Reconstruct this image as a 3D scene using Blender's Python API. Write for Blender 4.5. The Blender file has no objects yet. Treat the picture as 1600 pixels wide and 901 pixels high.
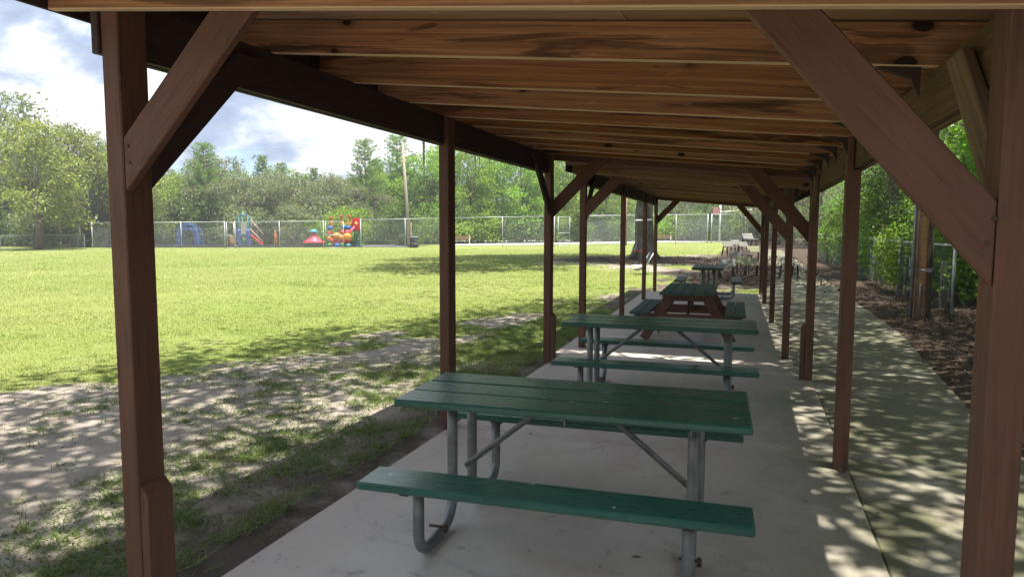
import bpy, bmesh, math, random
import numpy as np
from mathutils import Vector, Matrix
R_ = math.radians
random.seed(7); RNG = np.random.default_rng(7)
scene = bpy.context.scene
COL = scene.collection

# ------------------------------------------------------------------ camera
CF, CPITCH, CYAW, CROLL, CH = 1078.0, .0869, .333, .0025, 1.68
_fw = Vector((-math.sin(CYAW)*math.cos(CPITCH), math.cos(CYAW)*math.cos(CPITCH), -math.sin(CPITCH)))
_r = Vector((math.cos(CYAW), math.sin(CYAW), 0)); _u = _r.cross(_fw)
_c, _s = math.cos(CROLL), math.sin(CROLL)
_r, _u = _c*_r + _s*_u, _c*_u - _s*_r
cam = bpy.data.cameras.new('camera'); camo = bpy.data.objects.new('camera', cam); COL.objects.link(camo)
cam.sensor_width = 36; cam.lens = 36*CF/1600; cam.clip_start = .05; cam.clip_end = 3000
camo.matrix_world = Matrix(((_r.x, _u.x, -_fw.x, 0), (_r.y, _u.y, -_fw.y, 0), (_r.z, _u.z, -_fw.z, CH), (0, 0, 0, 1)))
scene.camera = camo
def ray(x, y): return _fw + _r*((x-800)/CF) + _u*((450.5-y)/CF)
def gnd(x, y, z=0.0):
    d = ray(x, y); return Vector((0, 0, CH)) + d*((z-CH)/d.z)
def at(px, D):                      # ground position seen at photo column px, D metres ahead
    d = ray(px, 357); return Vector((d.x*D, d.y*D, 0))
def atY(x, y, Y):
    d = ray(x, y); return Vector((0, 0, CH)) + d*(Y/d.y)

# ------------------------------------------------------------------ light
SUN_SX, SUN_SY = -.21, .04         # shadow offset per metre of height
sd = Vector((-SUN_SX, -SUN_SY, 1)).normalized()      # towards the sun
SUN_EL = math.asin(sd.z); SUN_AZ = math.atan2(sd.x, sd.y)
sl = bpy.data.lights.new('sun', 'SUN'); sl.energy = 4.0; sl.angle = R_(.53); sl.color = (1, .95, .87)
so = bpy.data.objects.new('sun', sl); COL.objects.link(so)
so.rotation_euler = (-sd).to_track_quat('-Z', 'Y').to_euler()

world = bpy.data.worlds.new('World'); scene.world = world; world.use_nodes = True
nt = world.node_tree; nt.nodes.clear()
def N(nt, t, **k):
    n = nt.nodes.new(t)
    for a, b in k.items():
        if a.startswith('i_'):
            key = a[2:]; key = int(key) if key.isdigit() else key.replace('_', ' ')
            n.inputs[key].default_value = b
        else: setattr(n, a, b)
    return n
def ramp(nt, fac, stops, interp='LINEAR'):
    n = nt.nodes.new('ShaderNodeValToRGB'); n.color_ramp.interpolation = interp
    e = n.color_ramp.elements
    while len(e) < len(stops): e.new(.5)
    for el, (p, c) in zip(e, stops):
        el.position = p; el.color = (*c, 1) if len(c) == 3 else c
    nt.links.new(fac, n.inputs[0]); return n.outputs[0]
def math_(nt, op, a, b=None, clamp=False):
    n = nt.nodes.new('ShaderNodeMath'); n.operation = op; n.use_clamp = clamp
    for i, v in enumerate((a, b)):
        if v is None: continue
        if isinstance(v, (int, float)): n.inputs[i].default_value = v
        else: nt.links.new(v, n.inputs[i])
    return n.outputs[0]
def mixc(nt, fac, a, b, blend='MIX'):
    n = nt.nodes.new('ShaderNodeMix'); n.data_type = 'RGBA'; n.blend_type = blend
    for i, v in ((0, fac), (6, a), (7, b)):
        if isinstance(v, (int, float)): n.inputs[i].default_value = v
        elif isinstance(v, tuple): n.inputs[i].default_value = (*v, 1) if len(v) == 3 else v
        else: nt.links.new(v, n.inputs[i])
    return n.outputs[2]
sky = N(nt, 'ShaderNodeTexSky', sky_type='NISHITA', sun_disc=False, sun_elevation=SUN_EL, sun_rotation=SUN_AZ,
        altitude=20, air_density=1.0, dust_density=.5, ozone_density=2.5)
tc = N(nt, 'ShaderNodeTexCoord'); sx = N(nt, 'ShaderNodeSeparateXYZ'); nt.links.new(tc.outputs['Generated'], sx.inputs[0])
cx = N(nt, 'ShaderNodeMapping'); cx.inputs['Scale'].default_value = (1, 1, 1.9); cx.inputs['Location'].default_value = (.85, .45, .1); nt.links.new(tc.outputs['Generated'], cx.inputs[0])
n1 = N(nt, 'ShaderNodeTexNoise', i_Scale=3.4, i_Detail=9.0, i_Roughness=.54, i_Distortion=.15); nt.links.new(cx.outputs[0], n1.inputs['Vector'])
mp = N(nt, 'ShaderNodeMapping'); mp.inputs['Location'].default_value = (3.1, -.7, 1.3); nt.links.new(cx.outputs[0], mp.inputs[0])
n2 = N(nt, 'ShaderNodeTexNoise', i_Scale=7.5, i_Detail=10.0, i_Roughness=.55, i_Distortion=.3); nt.links.new(mp.outputs[0], n2.inputs['Vector'])
cover = ramp(nt, n1.outputs['Fac'], [(.39, (0, 0, 0)), (.455, (1, 1, 1))])
ccol = ramp(nt, n2.outputs['Fac'], [(.36, (1.1, 1.4, 2.0)), (.45, (1.5, 1.8, 2.35)), (.50, (2.1, 2.35, 2.75)), (.55, (3.0, 3.1, 3.25)), (.66, (3.8, 3.8, 3.8))])
skyc = mixc(nt, cover, mixc(nt, 1.0, sky.outputs[0], (.50, .57, .74), 'MULTIPLY'), ccol)
bg = N(nt, 'ShaderNodeBackground', i_Strength=.13); nt.links.new(skyc, bg.inputs[0])
wo = N(nt, 'ShaderNodeOutputWorld'); nt.links.new(bg.outputs[0], wo.inputs[0])

scene.render.engine = 'CYCLES'
scene.view_settings.view_transform = 'Standard'; scene.view_settings.look = 'None'
scene.view_settings.exposure = 1.58; scene.view_settings.gamma = 1
scene.cycles.max_bounces = 5; scene.cycles.diffuse_bounces = 4; scene.cycles.transparent_max_bounces = 8

# ------------------------------------------------------------------ materials
def new_mat(name):
    m = bpy.data.materials.new(name); m.use_nodes = True
    nt = m.node_tree; b = nt.nodes['Principled BSDF']
    return m, nt, b
def noise(nt, vec, scale, detail=4, rough=.55, dist=0.0):
    n = N(nt, 'ShaderNodeTexNoise', i_Scale=scale, i_Detail=float(detail), i_Roughness=rough, i_Distortion=dist)
    if vec is not None: nt.links.new(vec, n.inputs['Vector'])
    return n.outputs['Fac']
def mapped(nt, scale, rnd=True, kind='Object'):
    tc = N(nt, 'ShaderNodeTexCoord'); m = N(nt, 'ShaderNodeMapping'); m.inputs['Scale'].default_value = scale
    v = tc.outputs[kind]
    if rnd:
        oi = N(nt, 'ShaderNodeObjectInfo'); a = N(nt, 'ShaderNodeVectorMath', operation='MULTIPLY_ADD')
        cb = N(nt, 'ShaderNodeCombineXYZ')
        for i, f in enumerate((37.0, 11.0, 23.0)): nt.links.new(math_(nt, 'MULTIPLY', oi.outputs['Random'], f), cb.inputs[i])
        a.inputs[1].default_value = (1, 1, 1); nt.links.new(v, a.inputs[0]); nt.links.new(cb.outputs[0], a.inputs[2]); v = a.outputs[0]
    nt.links.new(v, m.inputs[0]); return m.outputs[0]
def bump(nt, b, h, strength=.3, dist=.01):
    n = N(nt, 'ShaderNodeBump', i_Strength=strength, i_Distance=dist); nt.links.new(h, n.inputs['Height'])
    nt.links.new(n.outputs[0], b.inputs['Normal'])
def painted_wood(name, base, dark, worn, rough=.55, wear=.66, spec=.35):
    m, nt, b = new_mat(name)
    g = mapped(nt, (1.2, 22, 22)); gn = noise(nt, g, 3, 5, .6)
    lo = mapped(nt, (1.6, 3, 3)); ln = noise(nt, lo, 1.6, 4, .6)
    c = mixc(nt, ramp(nt, ln, [(.3, (0, 0, 0)), (.72, (1, 1, 1))]), base, dark)
    c = mixc(nt, math_(nt, 'MULTIPLY', ramp(nt, gn, [(.35, (1, 1, 1)), (.5, (0, 0, 0))]), .45), c, tuple(x*.45 for x in base))
    wn = noise(nt, mapped(nt, (4, 30, 30)), 1.4, 6, .7)
    c = mixc(nt, ramp(nt, wn, [(wear, (0, 0, 0)), (wear+.07, (1, 1, 1))]), c, worn)
    if spec >= .5:
        dv = N(nt, 'ShaderNodeTexVoronoi', i_Scale=11.0); nt.links.new(mapped(nt, (1, 1, 1)), dv.inputs['Vector'])
        dsp = N(nt, 'ShaderNodeSeparateColor'); nt.links.new(dv.outputs['Color'], dsp.inputs[0])
        dd = math_(nt, 'ADD', dv.outputs['Distance'], math_(nt, 'MULTIPLY', math_(nt, 'SUBTRACT', noise(nt, mapped(nt, (1, 1, 1)), 60, 3), .5), .25))
        c = mixc(nt, math_(nt, 'MULTIPLY', ramp(nt, dd, [(.10, (1, 1, 1)), (.16, (0, 0, 0))]), math_(nt, 'GREATER_THAN', dsp.outputs[1], .86)), c, (.42, .46, .42))
    cr = noise(nt, mapped(nt, (.8, 34, 34)), 2.0, 3, .5)
    crk = ramp(nt, cr, [(.29, (1, 1, 1)), (.325, (0, 0, 0))])
    c = mixc(nt, math_(nt, 'MULTIPLY', crk, .75), c, tuple(x*.2 for x in base))
    nt.links.new(c, b.inputs['Base Color'])
    nt.links.new(ramp(nt, wn, [(.3, (rough-.1,)*3), (.8, (min(1, rough+.25),)*3)]), b.inputs['Roughness'])
    b.inputs['Specular IOR Level'].default_value = spec
    if spec >= .5: b.inputs['Coat Weight'].default_value = .35; b.inputs['Coat Roughness'].default_value = .28
    hgt = math_(nt, 'SUBTRACT', gn, math_(nt, 'MULTIPLY', crk, 1.2)); bump(nt, b, hgt, .45, .004)
    return m
M = {}
M['brown'] = painted_wood('brown_paint', (.152, .068, .040), (.110, .050, .031), (.26, .185, .145), .6, .66)
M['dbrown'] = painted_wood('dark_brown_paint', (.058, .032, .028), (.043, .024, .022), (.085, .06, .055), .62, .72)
M['green'] = painted_wood('green_paint', (.020, .125, .088), (.015, .092, .068), (.24, .30, .27), .28, .63, .5)
M['ogreen'] = painted_wood('old_green_paint', (.050, .115, .082), (.035, .075, .058), (.19, .21, .19), .55, .60, .4)
M['grey_wood'] = painted_wood('weathered_wood', (.29, .28, .25), (.19, .19, .16), (.42, .41, .38), .8, .6, .2)
M['moss_wood'] = painted_wood('mossy_weathered_wood', (.30, .32, .17), (.24, .25, .17), (.40, .39, .33), .85, .6, .2)
M['tan_wood'] = painted_wood('tan_wood', (.34, .22, .13), (.26, .16, .10), (.42, .32, .22), .7, .66, .2)

def pine_wood(name, c1, c2, c3, knots=True, resin=.5):
    m, nt, b = new_mat(name)
    v = mapped(nt, (.55, 9, 9)); wv = noise(nt, v, 2.2, 3, .5, .6)
    rings = N(nt, 'ShaderNodeTexWave', wave_type='BANDS', bands_direction='Z', i_Scale=1.3, i_Distortion=5.0, i_Detail=3.0)
    rings.inputs['Detail Scale'].default_value = .8
    nt.links.new(mapped(nt, (.35, 3.2, 5.5)), rings.inputs['Vector'])
    oi = N(nt, 'ShaderNodeObjectInfo')
    c = mixc(nt, ramp(nt, wv, [(.3, (0, 0, 0)), (.7, (1, 1, 1))]), c1, c2)
    c = mixc(nt, math_(nt, 'MULTIPLY', rings.outputs['Fac'], .42), c, c3)
    fine = noise(nt, mapped(nt, (2, 90, 90)), 2, 3, .6)
    c = mixc(nt, math_(nt, 'MULTIPLY', fine, .30), c, c3)
    mg = noise(nt, mapped(nt, (.8, 55, 55)), 2, 4, .6)
    c = mixc(nt, ramp(nt, mg, [(.42, (.0,)*3), (.62, (.6,)*3)]), c, c3)
    pl = noise(nt, mapped(nt, (2.2, 5, 9)), 2.4, 7, .72)
    c = mixc(nt, ramp(nt, pl, [(.64, (0, 0, 0)), (.74, (.45,)*3)]), c, tuple(min(1, x*1.7) for x in c1))
    # weathering: big dark smears along the board
    st = noise(nt, mapped(nt, (.55, 3.2, 7.0)), 1.5, 4, .62, .8)
    c = mixc(nt, math_(nt, 'MULTIPLY', ramp(nt, st, [(.55, (0, 0, 0)), (.575, (.6,)*3), (.64, (1, 1, 1))]), resin), c, (.052, .020, .009))
    hs = N(nt, 'ShaderNodeHueSaturation'); nt.links.new(c, hs.inputs['Color'])
    nt.links.new(math_(nt, 'ADD', math_(nt, 'MULTIPLY', oi.outputs['Random'], .55), .72), hs.inputs['Value'])
    nt.links.new(math_(nt, 'ADD', math_(nt, 'MULTIPLY', oi.outputs['Random'], -.22), 1.08), hs.inputs['Saturation'])
    c = hs.outputs[0]
    if knots:
        kv = mapped(nt, (2.1, 1.6, 3.6)); vo = N(nt, 'ShaderNodeTexVoronoi', i_Scale=1.45); nt.links.new(kv, vo.inputs['Vector'])
        sp = N(nt, 'ShaderNodeSeparateColor'); nt.links.new(vo.outputs['Color'], sp.inputs[0])
        on = math_(nt, 'GREATER_THAN', sp.outputs[0], .30)
        wob = math_(nt, 'MULTIPLY', math_(nt, 'SUBTRACT', noise(nt, mapped(nt, (20, 20, 20)), 1, 2), .5), .06)
        k = ramp(nt, math_(nt, 'ADD', vo.outputs['Distance'], wob), [(.115, (1, 1, 1)), (.145, (.35, .35, .35)), (.25, (0, 0, 0))])
        c = mixc(nt, math_(nt, 'MULTIPLY', k, on), c, (.022, .009, .005))
    nt.links.new(c, b.inputs['Base Color']); b.inputs['Roughness'].default_value = .72; b.inputs['Specular IOR Level'].default_value = .25
    bump(nt, b, math_(nt, 'ADD', fine, mg), .5, .004)
    return m
M['rafter'] = pine_wood('rafter_pine', (.49, .23, .074), (.34, .145, .044), (.150, .056, .019), True, .85)
M['rafter2'] = pine_wood('rafter_pine_pale', (.36, .22, .095), (.27, .16, .068), (.15, .08, .034), True, .5)
M['ply'] = pine_wood('plywood', (.58, .38, .23), (.46, .29, .165), (.27, .145, .075), False, .25)
M['edge'] = pine_wood('pine_edge_floor_lit', (.66, .46, .26), (.55, .37, .20), (.42, .26, .13), False, .10)  # pale sawn undersides, with floor bounce light painted into the colour
M['right_beam'] = pine_wood('weathered_beam', (.25, .165, .080), (.19, .122, .058), (.10, .062, .032), True, .4)

def simple(name, col, rough=.6, metal=0.0, var=.25, scale=6, spec=.4, emis=None):
    m, nt, b = new_mat(name)
    n = noise(nt, mapped(nt, (1, 1, 1)), scale, 5, .6)
    c = mixc(nt, ramp(nt, n, [(.3, (0, 0, 0)), (.7, (1, 1, 1))]), tuple(x*(1-var) for x in col), tuple(min(1, x*(1+var)) for x in col))
    nt.links.new(c, b.inputs['Base Color']); b.inputs['Roughness'].default_value = rough; b.inputs['Metallic'].default_value = metal
    b.inputs['Specular IOR Level'].default_value = spec
    bump(nt, b, n, .12, .005)
    return m
def galv():
    m, nt, b = new_mat('galvanised_steel')
    n = noise(nt, mapped(nt, (1, 1, 1)), 14, 6, .65)
    c = mixc(nt, ramp(nt, n, [(.3, (0, 0, 0)), (.7, (1, 1, 1))]), (.15, .155, .155), (.27, .275, .27))
    n2 = noise(nt, mapped(nt, (1, 1, 1)), 5, 6, .7)
    c = mixc(nt, ramp(nt, n2, [(.60, (0, 0, 0)), (.72, (1, 1, 1))]), c, (.11, .08, .055))
    nt.links.new(c, b.inputs['Base Color']); b.inputs['Metallic'].default_value = .55
    nt.links.new(ramp(nt, n, [(.3, (.36,)*3), (.7, (.6,)*3)]), b.inputs['Roughness'])
    bump(nt, b, n, .15, .003)
    return m
M['galv'] = galv()
M['fence'] = simple('fence_steel', (.46, .48, .49), .5, .35, .15)
M['wire_old'] = simple('weathered_fence_wire', (.13, .14, .14), .6, .3, .1)
M['wire'] = simple('fence_wire', (.40, .42, .43), .55, .3, .1)
M['rust'] = simple('rusty_bolt', (.09, .055, .04), .8, .3)
M['white_pipe'] = simple('white_painted_pipe', (.72, .73, .74), .45, 0, .1)
M['dark'] = simple('dark_sling', (.03, .03, .033), .7)
M['blackrub'] = simple('black_plastic_edging', (.045, .047, .055), .7)
M['mulch'] = simple('grey_rubber_mulch', (.19, .185, .20), .95, 0, .3, 30)
M['play_blue'] = simple('blue_powder_coat', (.022, .10, .42), .45, 0, .1)
M['play_red'] = simple('red_plastic', (.55, .020, .030), .4, 0, .1)
M['play_pink'] = simple('faded_red_plastic', (.60, .06, .11), .45, 0, .1)
M['play_orange'] = simple('orange_plastic', (.75, .24, .03), .4, 0, .1)
M['play_yellow'] = simple('yellow_plastic', (.75, .48, .05), .4, 0, .1)
M['play_green'] = simple('green_powder_coat', (.10, .42, .10), .45, 0, .1)
M['play_teal'] = simple('teal_powder_coat', (.02, .16, .20), .45, 0, .1)
M['play_sky'] = simple('sky_blue_plastic', (.05, .30, .52), .4, 0, .1)
M['play_beige'] = simple('beige_panel', (.42, .40, .32), .6, 0, .1)
M['play_rail'] = simple('faded_pink_pipe', (.55, .26, .24), .5, 0, .1)
M['orange_rust'] = simple('rusty_orange_pipe', (.45, .26, .15), .6, 0, .2)
M['bin'] = simple('dark_steel_bin', (.06, .063, .066), .6, .1)
M['conduit'] = simple('grey_conduit', (.30, .31, .32), .5, .3)
M['roofing'] = simple('brown_roofing', (.12, .09, .075), .85, 0, .3, 20)
M['wood_pole'] = pine_wood('utility_pole_wood', (.56, .27, .085), (.42, .20, .07), (.20, .10, .045), False, .45)
M['grey_pole'] = simple('weathered_pole', (.36, .30, .24), .85, 0, .25, 8)
M['lamp'] = simple('floodlight_aluminium', (.55, .56, .57), .35, .6, .1)
M['brown_leaf'] = None

def bark(name, c1, c2):
    m, nt, b = new_mat(name)
    n = noise(nt, mapped(nt, (9, 9, 1.6)), 1.6, 6, .65, .4)
    c = mixc(nt, ramp(nt, n, [(.35, (0, 0, 0)), (.65, (1, 1, 1))]), c2, c1)
    l = noise(nt, mapped(nt, (1, 1, 1)), 2.2, 4, .6)
    c = mixc(nt, math_(nt, 'MULTIPLY', ramp(nt, l, [(.52, (0, 0, 0)), (.66, (1, 1, 1))]), .5), c, (.30, .31, .27))
    nt.links.new(c, b.inputs['Base Color']); b.inputs['Roughness'].default_value = .92; b.inputs['Specular IOR Level'].default_value = .15
    bump(nt, b, n, .9, .04)
    return m
M['bark'] = bark('oak_bark', (.20, .165, .13), (.075, .06, .048))
M['pbark'] = bark('pine_bark', (.22, .145, .10), (.09, .06, .045))

def leaf(name, c1, c2, c3, trans=.38, rough=.5, clump=.9, dry=None):
    m = bpy.data.materials.new(name); m.use_nodes = True; nt = m.node_tree; nt.nodes.clear()
    g = N(nt, 'ShaderNodeNewGeometry'); oi = N(nt, 'ShaderNodeObjectInfo')
    c = ramp(nt, g.outputs['Random Per Island'], [(0, c1), (.55, c2), (1, c3)])
    cl = noise(nt, mapped(nt, (1, 1, 1)), clump, 2, .5)
    c = mixc(nt, ramp(nt, cl, [(.35, (.0,)*3), (.65, (.55,)*3)]), c, c3)
    if dry:
        dn = noise(nt, mapped(nt, (1, 1, 1), False), .16, 5, .65)
        c = mixc(nt, ramp(nt, dn, [(.42, (0, 0, 0)), (.62, (.8,)*3)]), c, dry)
        dn2 = noise(nt, mapped(nt, (1, 1, 1), False), 1.1, 4, .7)
        c = mixc(nt, ramp(nt, dn2, [(.52, (0, 0, 0)), (.68, (.6,)*3)]), c, tuple(x*.55 for x in c1))
    hs = N(nt, 'ShaderNodeHueSaturation'); nt.links.new(c, hs.inputs['Color'])
    nt.links.new(math_(nt, 'ADD', math_(nt, 'MULTIPLY', oi.outputs['Random'], .34), .84), hs.inputs['Value'])
    nt.links.new(math_(nt, 'ADD', math_(nt, 'MULTIPLY', oi.outputs['Random'], .028), .486), hs.inputs['Hue'])
    b = N(nt, 'ShaderNodeBsdfPrincipled'); b.inputs['Roughness'].default_value = rough; b.inputs['Specular IOR Level'].default_value = .35
    nt.links.new(hs.outputs[0], b.inputs['Base Color'])
    t = N(nt, 'ShaderNodeBsdfTranslucent'); tcol = mixc(nt, 1.0, hs.outputs[0], (1.25, 1.3, .6), 'MULTIPLY'); nt.links.new(tcol, t.inputs[0])
    mx = N(nt, 'ShaderNodeMixShader', i_0=trans); nt.links.new(b.outputs[0], mx.inputs[1]); nt.links.new(t.outputs[0], mx.inputs[2])
    o = N(nt, 'ShaderNodeOutputMaterial'); nt.links.new(mx.outputs[0], o.inputs[0])
    return m
M['l_oak'] = leaf('live_oak_leaf', (.135, .170, .085), (.185, .220, .120), (.255, .280, .170), .46)
M['l_bright'] = leaf('bright_leaf', (0.132, 0.236, 0.037), (0.206, 0.332, 0.052), (0.295, 0.413, 0.073), .52)
M['l_lime'] = leaf('yellow_green_leaf', (.165, .215, .055), (.225, .270, .072), (.290, .320, .105), .48)
M['l_dark'] = leaf('undergrowth_leaf', (0.056, 0.106, 0.025), (0.088, 0.150, 0.035), (0.144, 0.219, 0.056), .40)
M['l_pine'] = leaf('pine_needle', (0.106, 0.200, 0.044), (0.163, 0.288, 0.062), (0.225, 0.362, 0.088), .4)
M['l_vine'] = leaf('vine_leaf', (0.106, 0.213, 0.027), (0.163, 0.300, 0.037), (0.237, 0.375, 0.062), .45)
M['moss'] = leaf('spanish_moss', (.15, .155, .115), (.19, .195, .145), (.24, .24, .19), .3, .9)
M['brown_leaf'] = leaf('fallen_leaf', (.040, .027, .019), (.070, .046, .032), (.135, .092, .066), .1, .8, 2.0)
M['grass'] = leaf('lawn_grass', (.165, .230, .042), (.215, .285, .058), (.290, .345, .098), .42, .55, .30, (.31, .32, .125))
M['weed'] = leaf('weedy_grass', (.085, .150, .032), (.125, .200, .042), (.200, .225, .085), .40, .55, .6)

# ------------------------------------------------------------------ helpers
def tag(o, label=None, cat=None, group=None, kind=None):
    if label: o['label'] = label
    if cat: o['category'] = cat
    if group: o['group'] = group
    if kind: o['kind'] = kind
    return o
def empty(name, loc=(0, 0, 0), rz=0.0, **k):
    o = bpy.data.objects.new(name, None); COL.objects.link(o); o.location = loc; o.rotation_euler = (0, 0, rz)
    o.empty_display_size = .1
    return tag(o, **k)
def link(name, me, parent=None, mat=None):
    o = bpy.data.objects.new(name, me); COL.objects.link(o)
    if mat is not None and not me.materials: me.materials.append(mat)
    if parent is not None: o.parent = parent
    return o
_pc = {}
def plank(parent, name, p0, p1, w, h, mat, up=(0, 0, 1), bev=.004, edge=None):
    """board from p0 to p1 (centre line), w along side axis, h along up; local X is the grain"""
    p0, p1 = Vector(p0), Vector(p1); L = (p1-p0).length
    key = (round(L, 3), round(w, 4), round(h, 4), mat.name, bev)
    me = _pc.get(key)
    if me is None:
        bm = bmesh.new(); bmesh.ops.create_cube(bm, size=1, matrix=Matrix.Diagonal((L, w, h, 1)))
        if bev: bmesh.ops.bevel(bm, geom=bm.edges[:], offset=min(bev, w*.3, h*.3), segments=1, affect='EDGES')
        me = bpy.data.meshes.new(name); bm.to_mesh(me); bm.free(); me.materials.append(mat); _pc[key] = me
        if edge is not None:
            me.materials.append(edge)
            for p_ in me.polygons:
                if p_.normal.z < -.6: p_.material_index = 1  # downward faces take the paler, floor-lit colour
    o = link(name, me, parent)
    x = (p1-p0).normalized(); up = Vector(up); y = up.cross(x).normalized(); z = x.cross(y)
    o.matrix_local = Matrix.Translation((p0+p1)/2) @ Matrix((x, y, z)).transposed().to_4x4()
    return o
class MB:
    def __init__(s): s.bm = bmesh.new()
    def box(s, c, d, rz=0.0, rot=None):
        m = Matrix.Translation(c) @ (rot.to_4x4() if rot else Matrix.Rotation(rz, 4, 'Z')) @ Matrix.Diagonal((*d, 1))
        bmesh.ops.create_cube(s.bm, size=1, matrix=m); return s
    def tube(s, pts, r, n=8, cap=True):
        pts = [Vector(p) for p in pts]; rr = r if isinstance(r, (list, tuple)) else [r]*len(pts); rings = []
        for i, p in enumerate(pts):
            t = (pts[min(i+1, len(pts)-1)]-pts[max(i-1, 0)]).normalized()
            a = t.orthogonal().normalized() if i == 0 else (pa - t*pa.dot(t)).normalized()
            pa = a; b = t.cross(a)
            rings.append([s.bm.verts.new(p + (a*math.cos(2*math.pi*k/n) + b*math.sin(2*math.pi*k/n))*rr[i]) for k in range(n)])
        for A, B in zip(rings, rings[1:]):
            for k in range(n):
                f = s.bm.faces.new((A[k], A[(k+1) % n], B[(k+1) % n], B[k])); f.smooth = True
        if cap and n > 2:
            s.bm.faces.new(rings[0][::-1]); s.bm.faces.new(rings[-1])
        return s
    def lathe(s, prof, c=(0, 0, 0), n=16, sx=1, sy=1):
        c = Vector(c); rings = [[s.bm.verts.new(c+Vector((math.cos(2*math.pi*k/n)*r*sx, math.sin(2*math.pi*k/n)*r*sy, z))) for k in range(n)] for r, z in prof]
        for A, B in zip(rings, rings[1:]):
            for k in range(n):
                f = s.bm.faces.new((A[k], A[(k+1) % n], B[(k+1) % n], B[k])); f.smooth = True
        s.bm.faces.new(rings[0][::-1]); s.bm.faces.new(rings[-1]); return s
    def prism(s, poly, fn, t0, t1):
        a = [s.bm.verts.new(fn(p, q, t0)) for p, q in poly]; b = [s.bm.verts.new(fn(p, q, t1)) for p, q in poly]; n = len(poly)
        fs = [s.bm.faces.new(a), s.bm.faces.new(b[::-1])]
        for i in range(n): fs.append(s.bm.faces.new((a[i], b[i], b[(i+1) % n], a[(i+1) % n])))
        bmesh.ops.recalc_face_normals(s.bm, faces=fs); return s
    def ball(s, c, d, sub=2):
        bmesh.ops.create_icosphere(s.bm, subdivisions=sub, radius=.5, matrix=Matrix.Translation(c) @ Matrix.Diagonal((*d, 1)))
        for f in s.bm.faces: f.smooth = True
        return s
    def bevel(s, w=.004, seg=1):
        bmesh.ops.bevel(s.bm, geom=[e for e in s.bm.edges if e.is_manifold and e.calc_face_angle(0) > .3], offset=w, segments=seg, affect='EDGES'); return s
    def build(s, name, mat, parent=None):
        me = bpy.data.meshes.new(name); s.bm.to_mesh(me); s.bm.free(); me.materials.append(mat)
        return link(name, me, parent)
def arc(c, r, a0, a1, n, ax, ay):
    c = Vector(c); ax = Vector(ax); ay = Vector(ay)
    return [c + ax*(r*math.cos(a0+(a1-a0)*i/n)) + ay*(r*math.sin(a0+(a1-a0)*i/n)) for i in range(n+1)]
def np_mesh(name, V, F, mat):
    """V (n,3), F (m,k) arrays -> mesh"""
    me = bpy.data.meshes.new(name); k = F.shape[1]
    me.vertices.add(len(V)); me.vertices.foreach_set('co', V.astype(np.float32).ravel())
    me.loops.add(F.size); me.loops.foreach_set('vertex_index', F.astype(np.int32).ravel())
    me.polygons.add(len(F)); me.polygons.foreach_set('loop_start', np.arange(0, F.size, k, dtype=np.int32))
    me.update(calc_edges=True); me.materials.append(mat); return me
def unit(a): return a/np.maximum(np.linalg.norm(a, axis=1, keepdims=True), 1e-9)
def leaf_cards(P, size, rng, up=.5, aspect=.55, droop=0.0):
    n = len(P); nrm = unit(rng.normal(size=(n, 3)) + np.array([0, 0, up]))
    t = unit(np.cross(nrm, rng.normal(size=(n, 3)))); b = np.cross(nrm, t)
    s = (np.asarray(size)*rng.uniform(.6, 1.25, n))[:, None]
    t = t*s*.5; b = b*s*.5*aspect
    V = np.stack([P-t, P+b-t*.1, P+t, P-b-t*.1], 1).reshape(-1, 3)
    F = np.arange(4*n).reshape(n, 4); return V, F
def under(o, p):
    o.parent = p; o.matrix_parent_inverse = p.matrix_basis.inverted(); return o
def copy_tree(o, parent=None):
    c = o.copy(); COL.objects.link(c); c.parent = parent
    for ch in list(o.children): copy_tree(ch, c)
    return c

# ------------------------------------------------------------------ ground masks (real soil, litter and lawn areas)
LB = np.array([(-60, -9.5), (-3, -8.6), (3.3, -7.6), (5.4, -7.14), (6.9, -6.76), (8.1, -6.47), (9.9, -6.1), (11.9, -5.4), (15.4, -4.3), (18, -3.75), (22, -3.2), (26, -4.5), (30, -8.5), (36, -11), (41, -9), (46, -4), (55, 0), (200, 2)])
def vnoise(x, y, s, seed=0):
    x = np.asarray(x)*s+seed*17.3; y = np.asarray(y)*s-seed*9.1
    xi = np.floor(x); yi = np.floor(y); fx = x-xi; fy = y-yi; fx = fx*fx*(3-2*fx); fy = fy*fy*(3-2*fy)
    def h(a, b): 
        v = np.sin(a*127.1+b*311.7+seed*74.7)*43758.5453; return v-np.floor(v)
    return (h(xi, yi)*(1-fx)+h(xi+1, yi)*fx)*(1-fy)+(h(xi, yi+1)*(1-fx)+h(xi+1, yi+1)*fx)*fy
def fbm(x, y, s, seed=0): return (vnoise(x, y, s, seed)*.5+vnoise(x, y, s*2.1, seed+1)*.3+vnoise(x, y, s*4.3, seed+2)*.2)
def ss(a, b, x): t = np.clip((x-a)/(b-a), 0, 1); return t*t*(3-2*t)
def soil_mask(X, Y):                 # 1 = bare sand / dirt, 0 = lawn
    X = np.asarray(X, float); Y = np.asarray(Y, float)
    edge = np.interp(Y, LB[:, 0], LB[:, 1]) + (fbm(X, Y, .7, 3)-.5)*2.4
    m = ss(-.5, .9, X-edge)
    green = ss(.40, .56, fbm(X, Y, .8, 5))*ss(4.5, 11, Y)*.9          # the further away, the more grass comes through
    m = m*(1-np.where(Y < 24, green, green*.75))
    strip = ss(-4.9, -4.0, X)*ss(-2.3, -2.85, X)*ss(.40, .52, fbm(X, Y, 1.1, 8))*(Y < 20)   # weedy band along the roof's drip line
    return np.clip(np.where(Y < 9, m*(1-.12*strip), m), 0, 1)
def dark_mask(X, Y):                 # dark humus beside the slab
    return ss(-3.5, -2.9, np.asarray(X)+(fbm(X, Y, .9, 11)-.5)*1.0)*ss(-.3, 2.4, np.asarray(Y))
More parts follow.
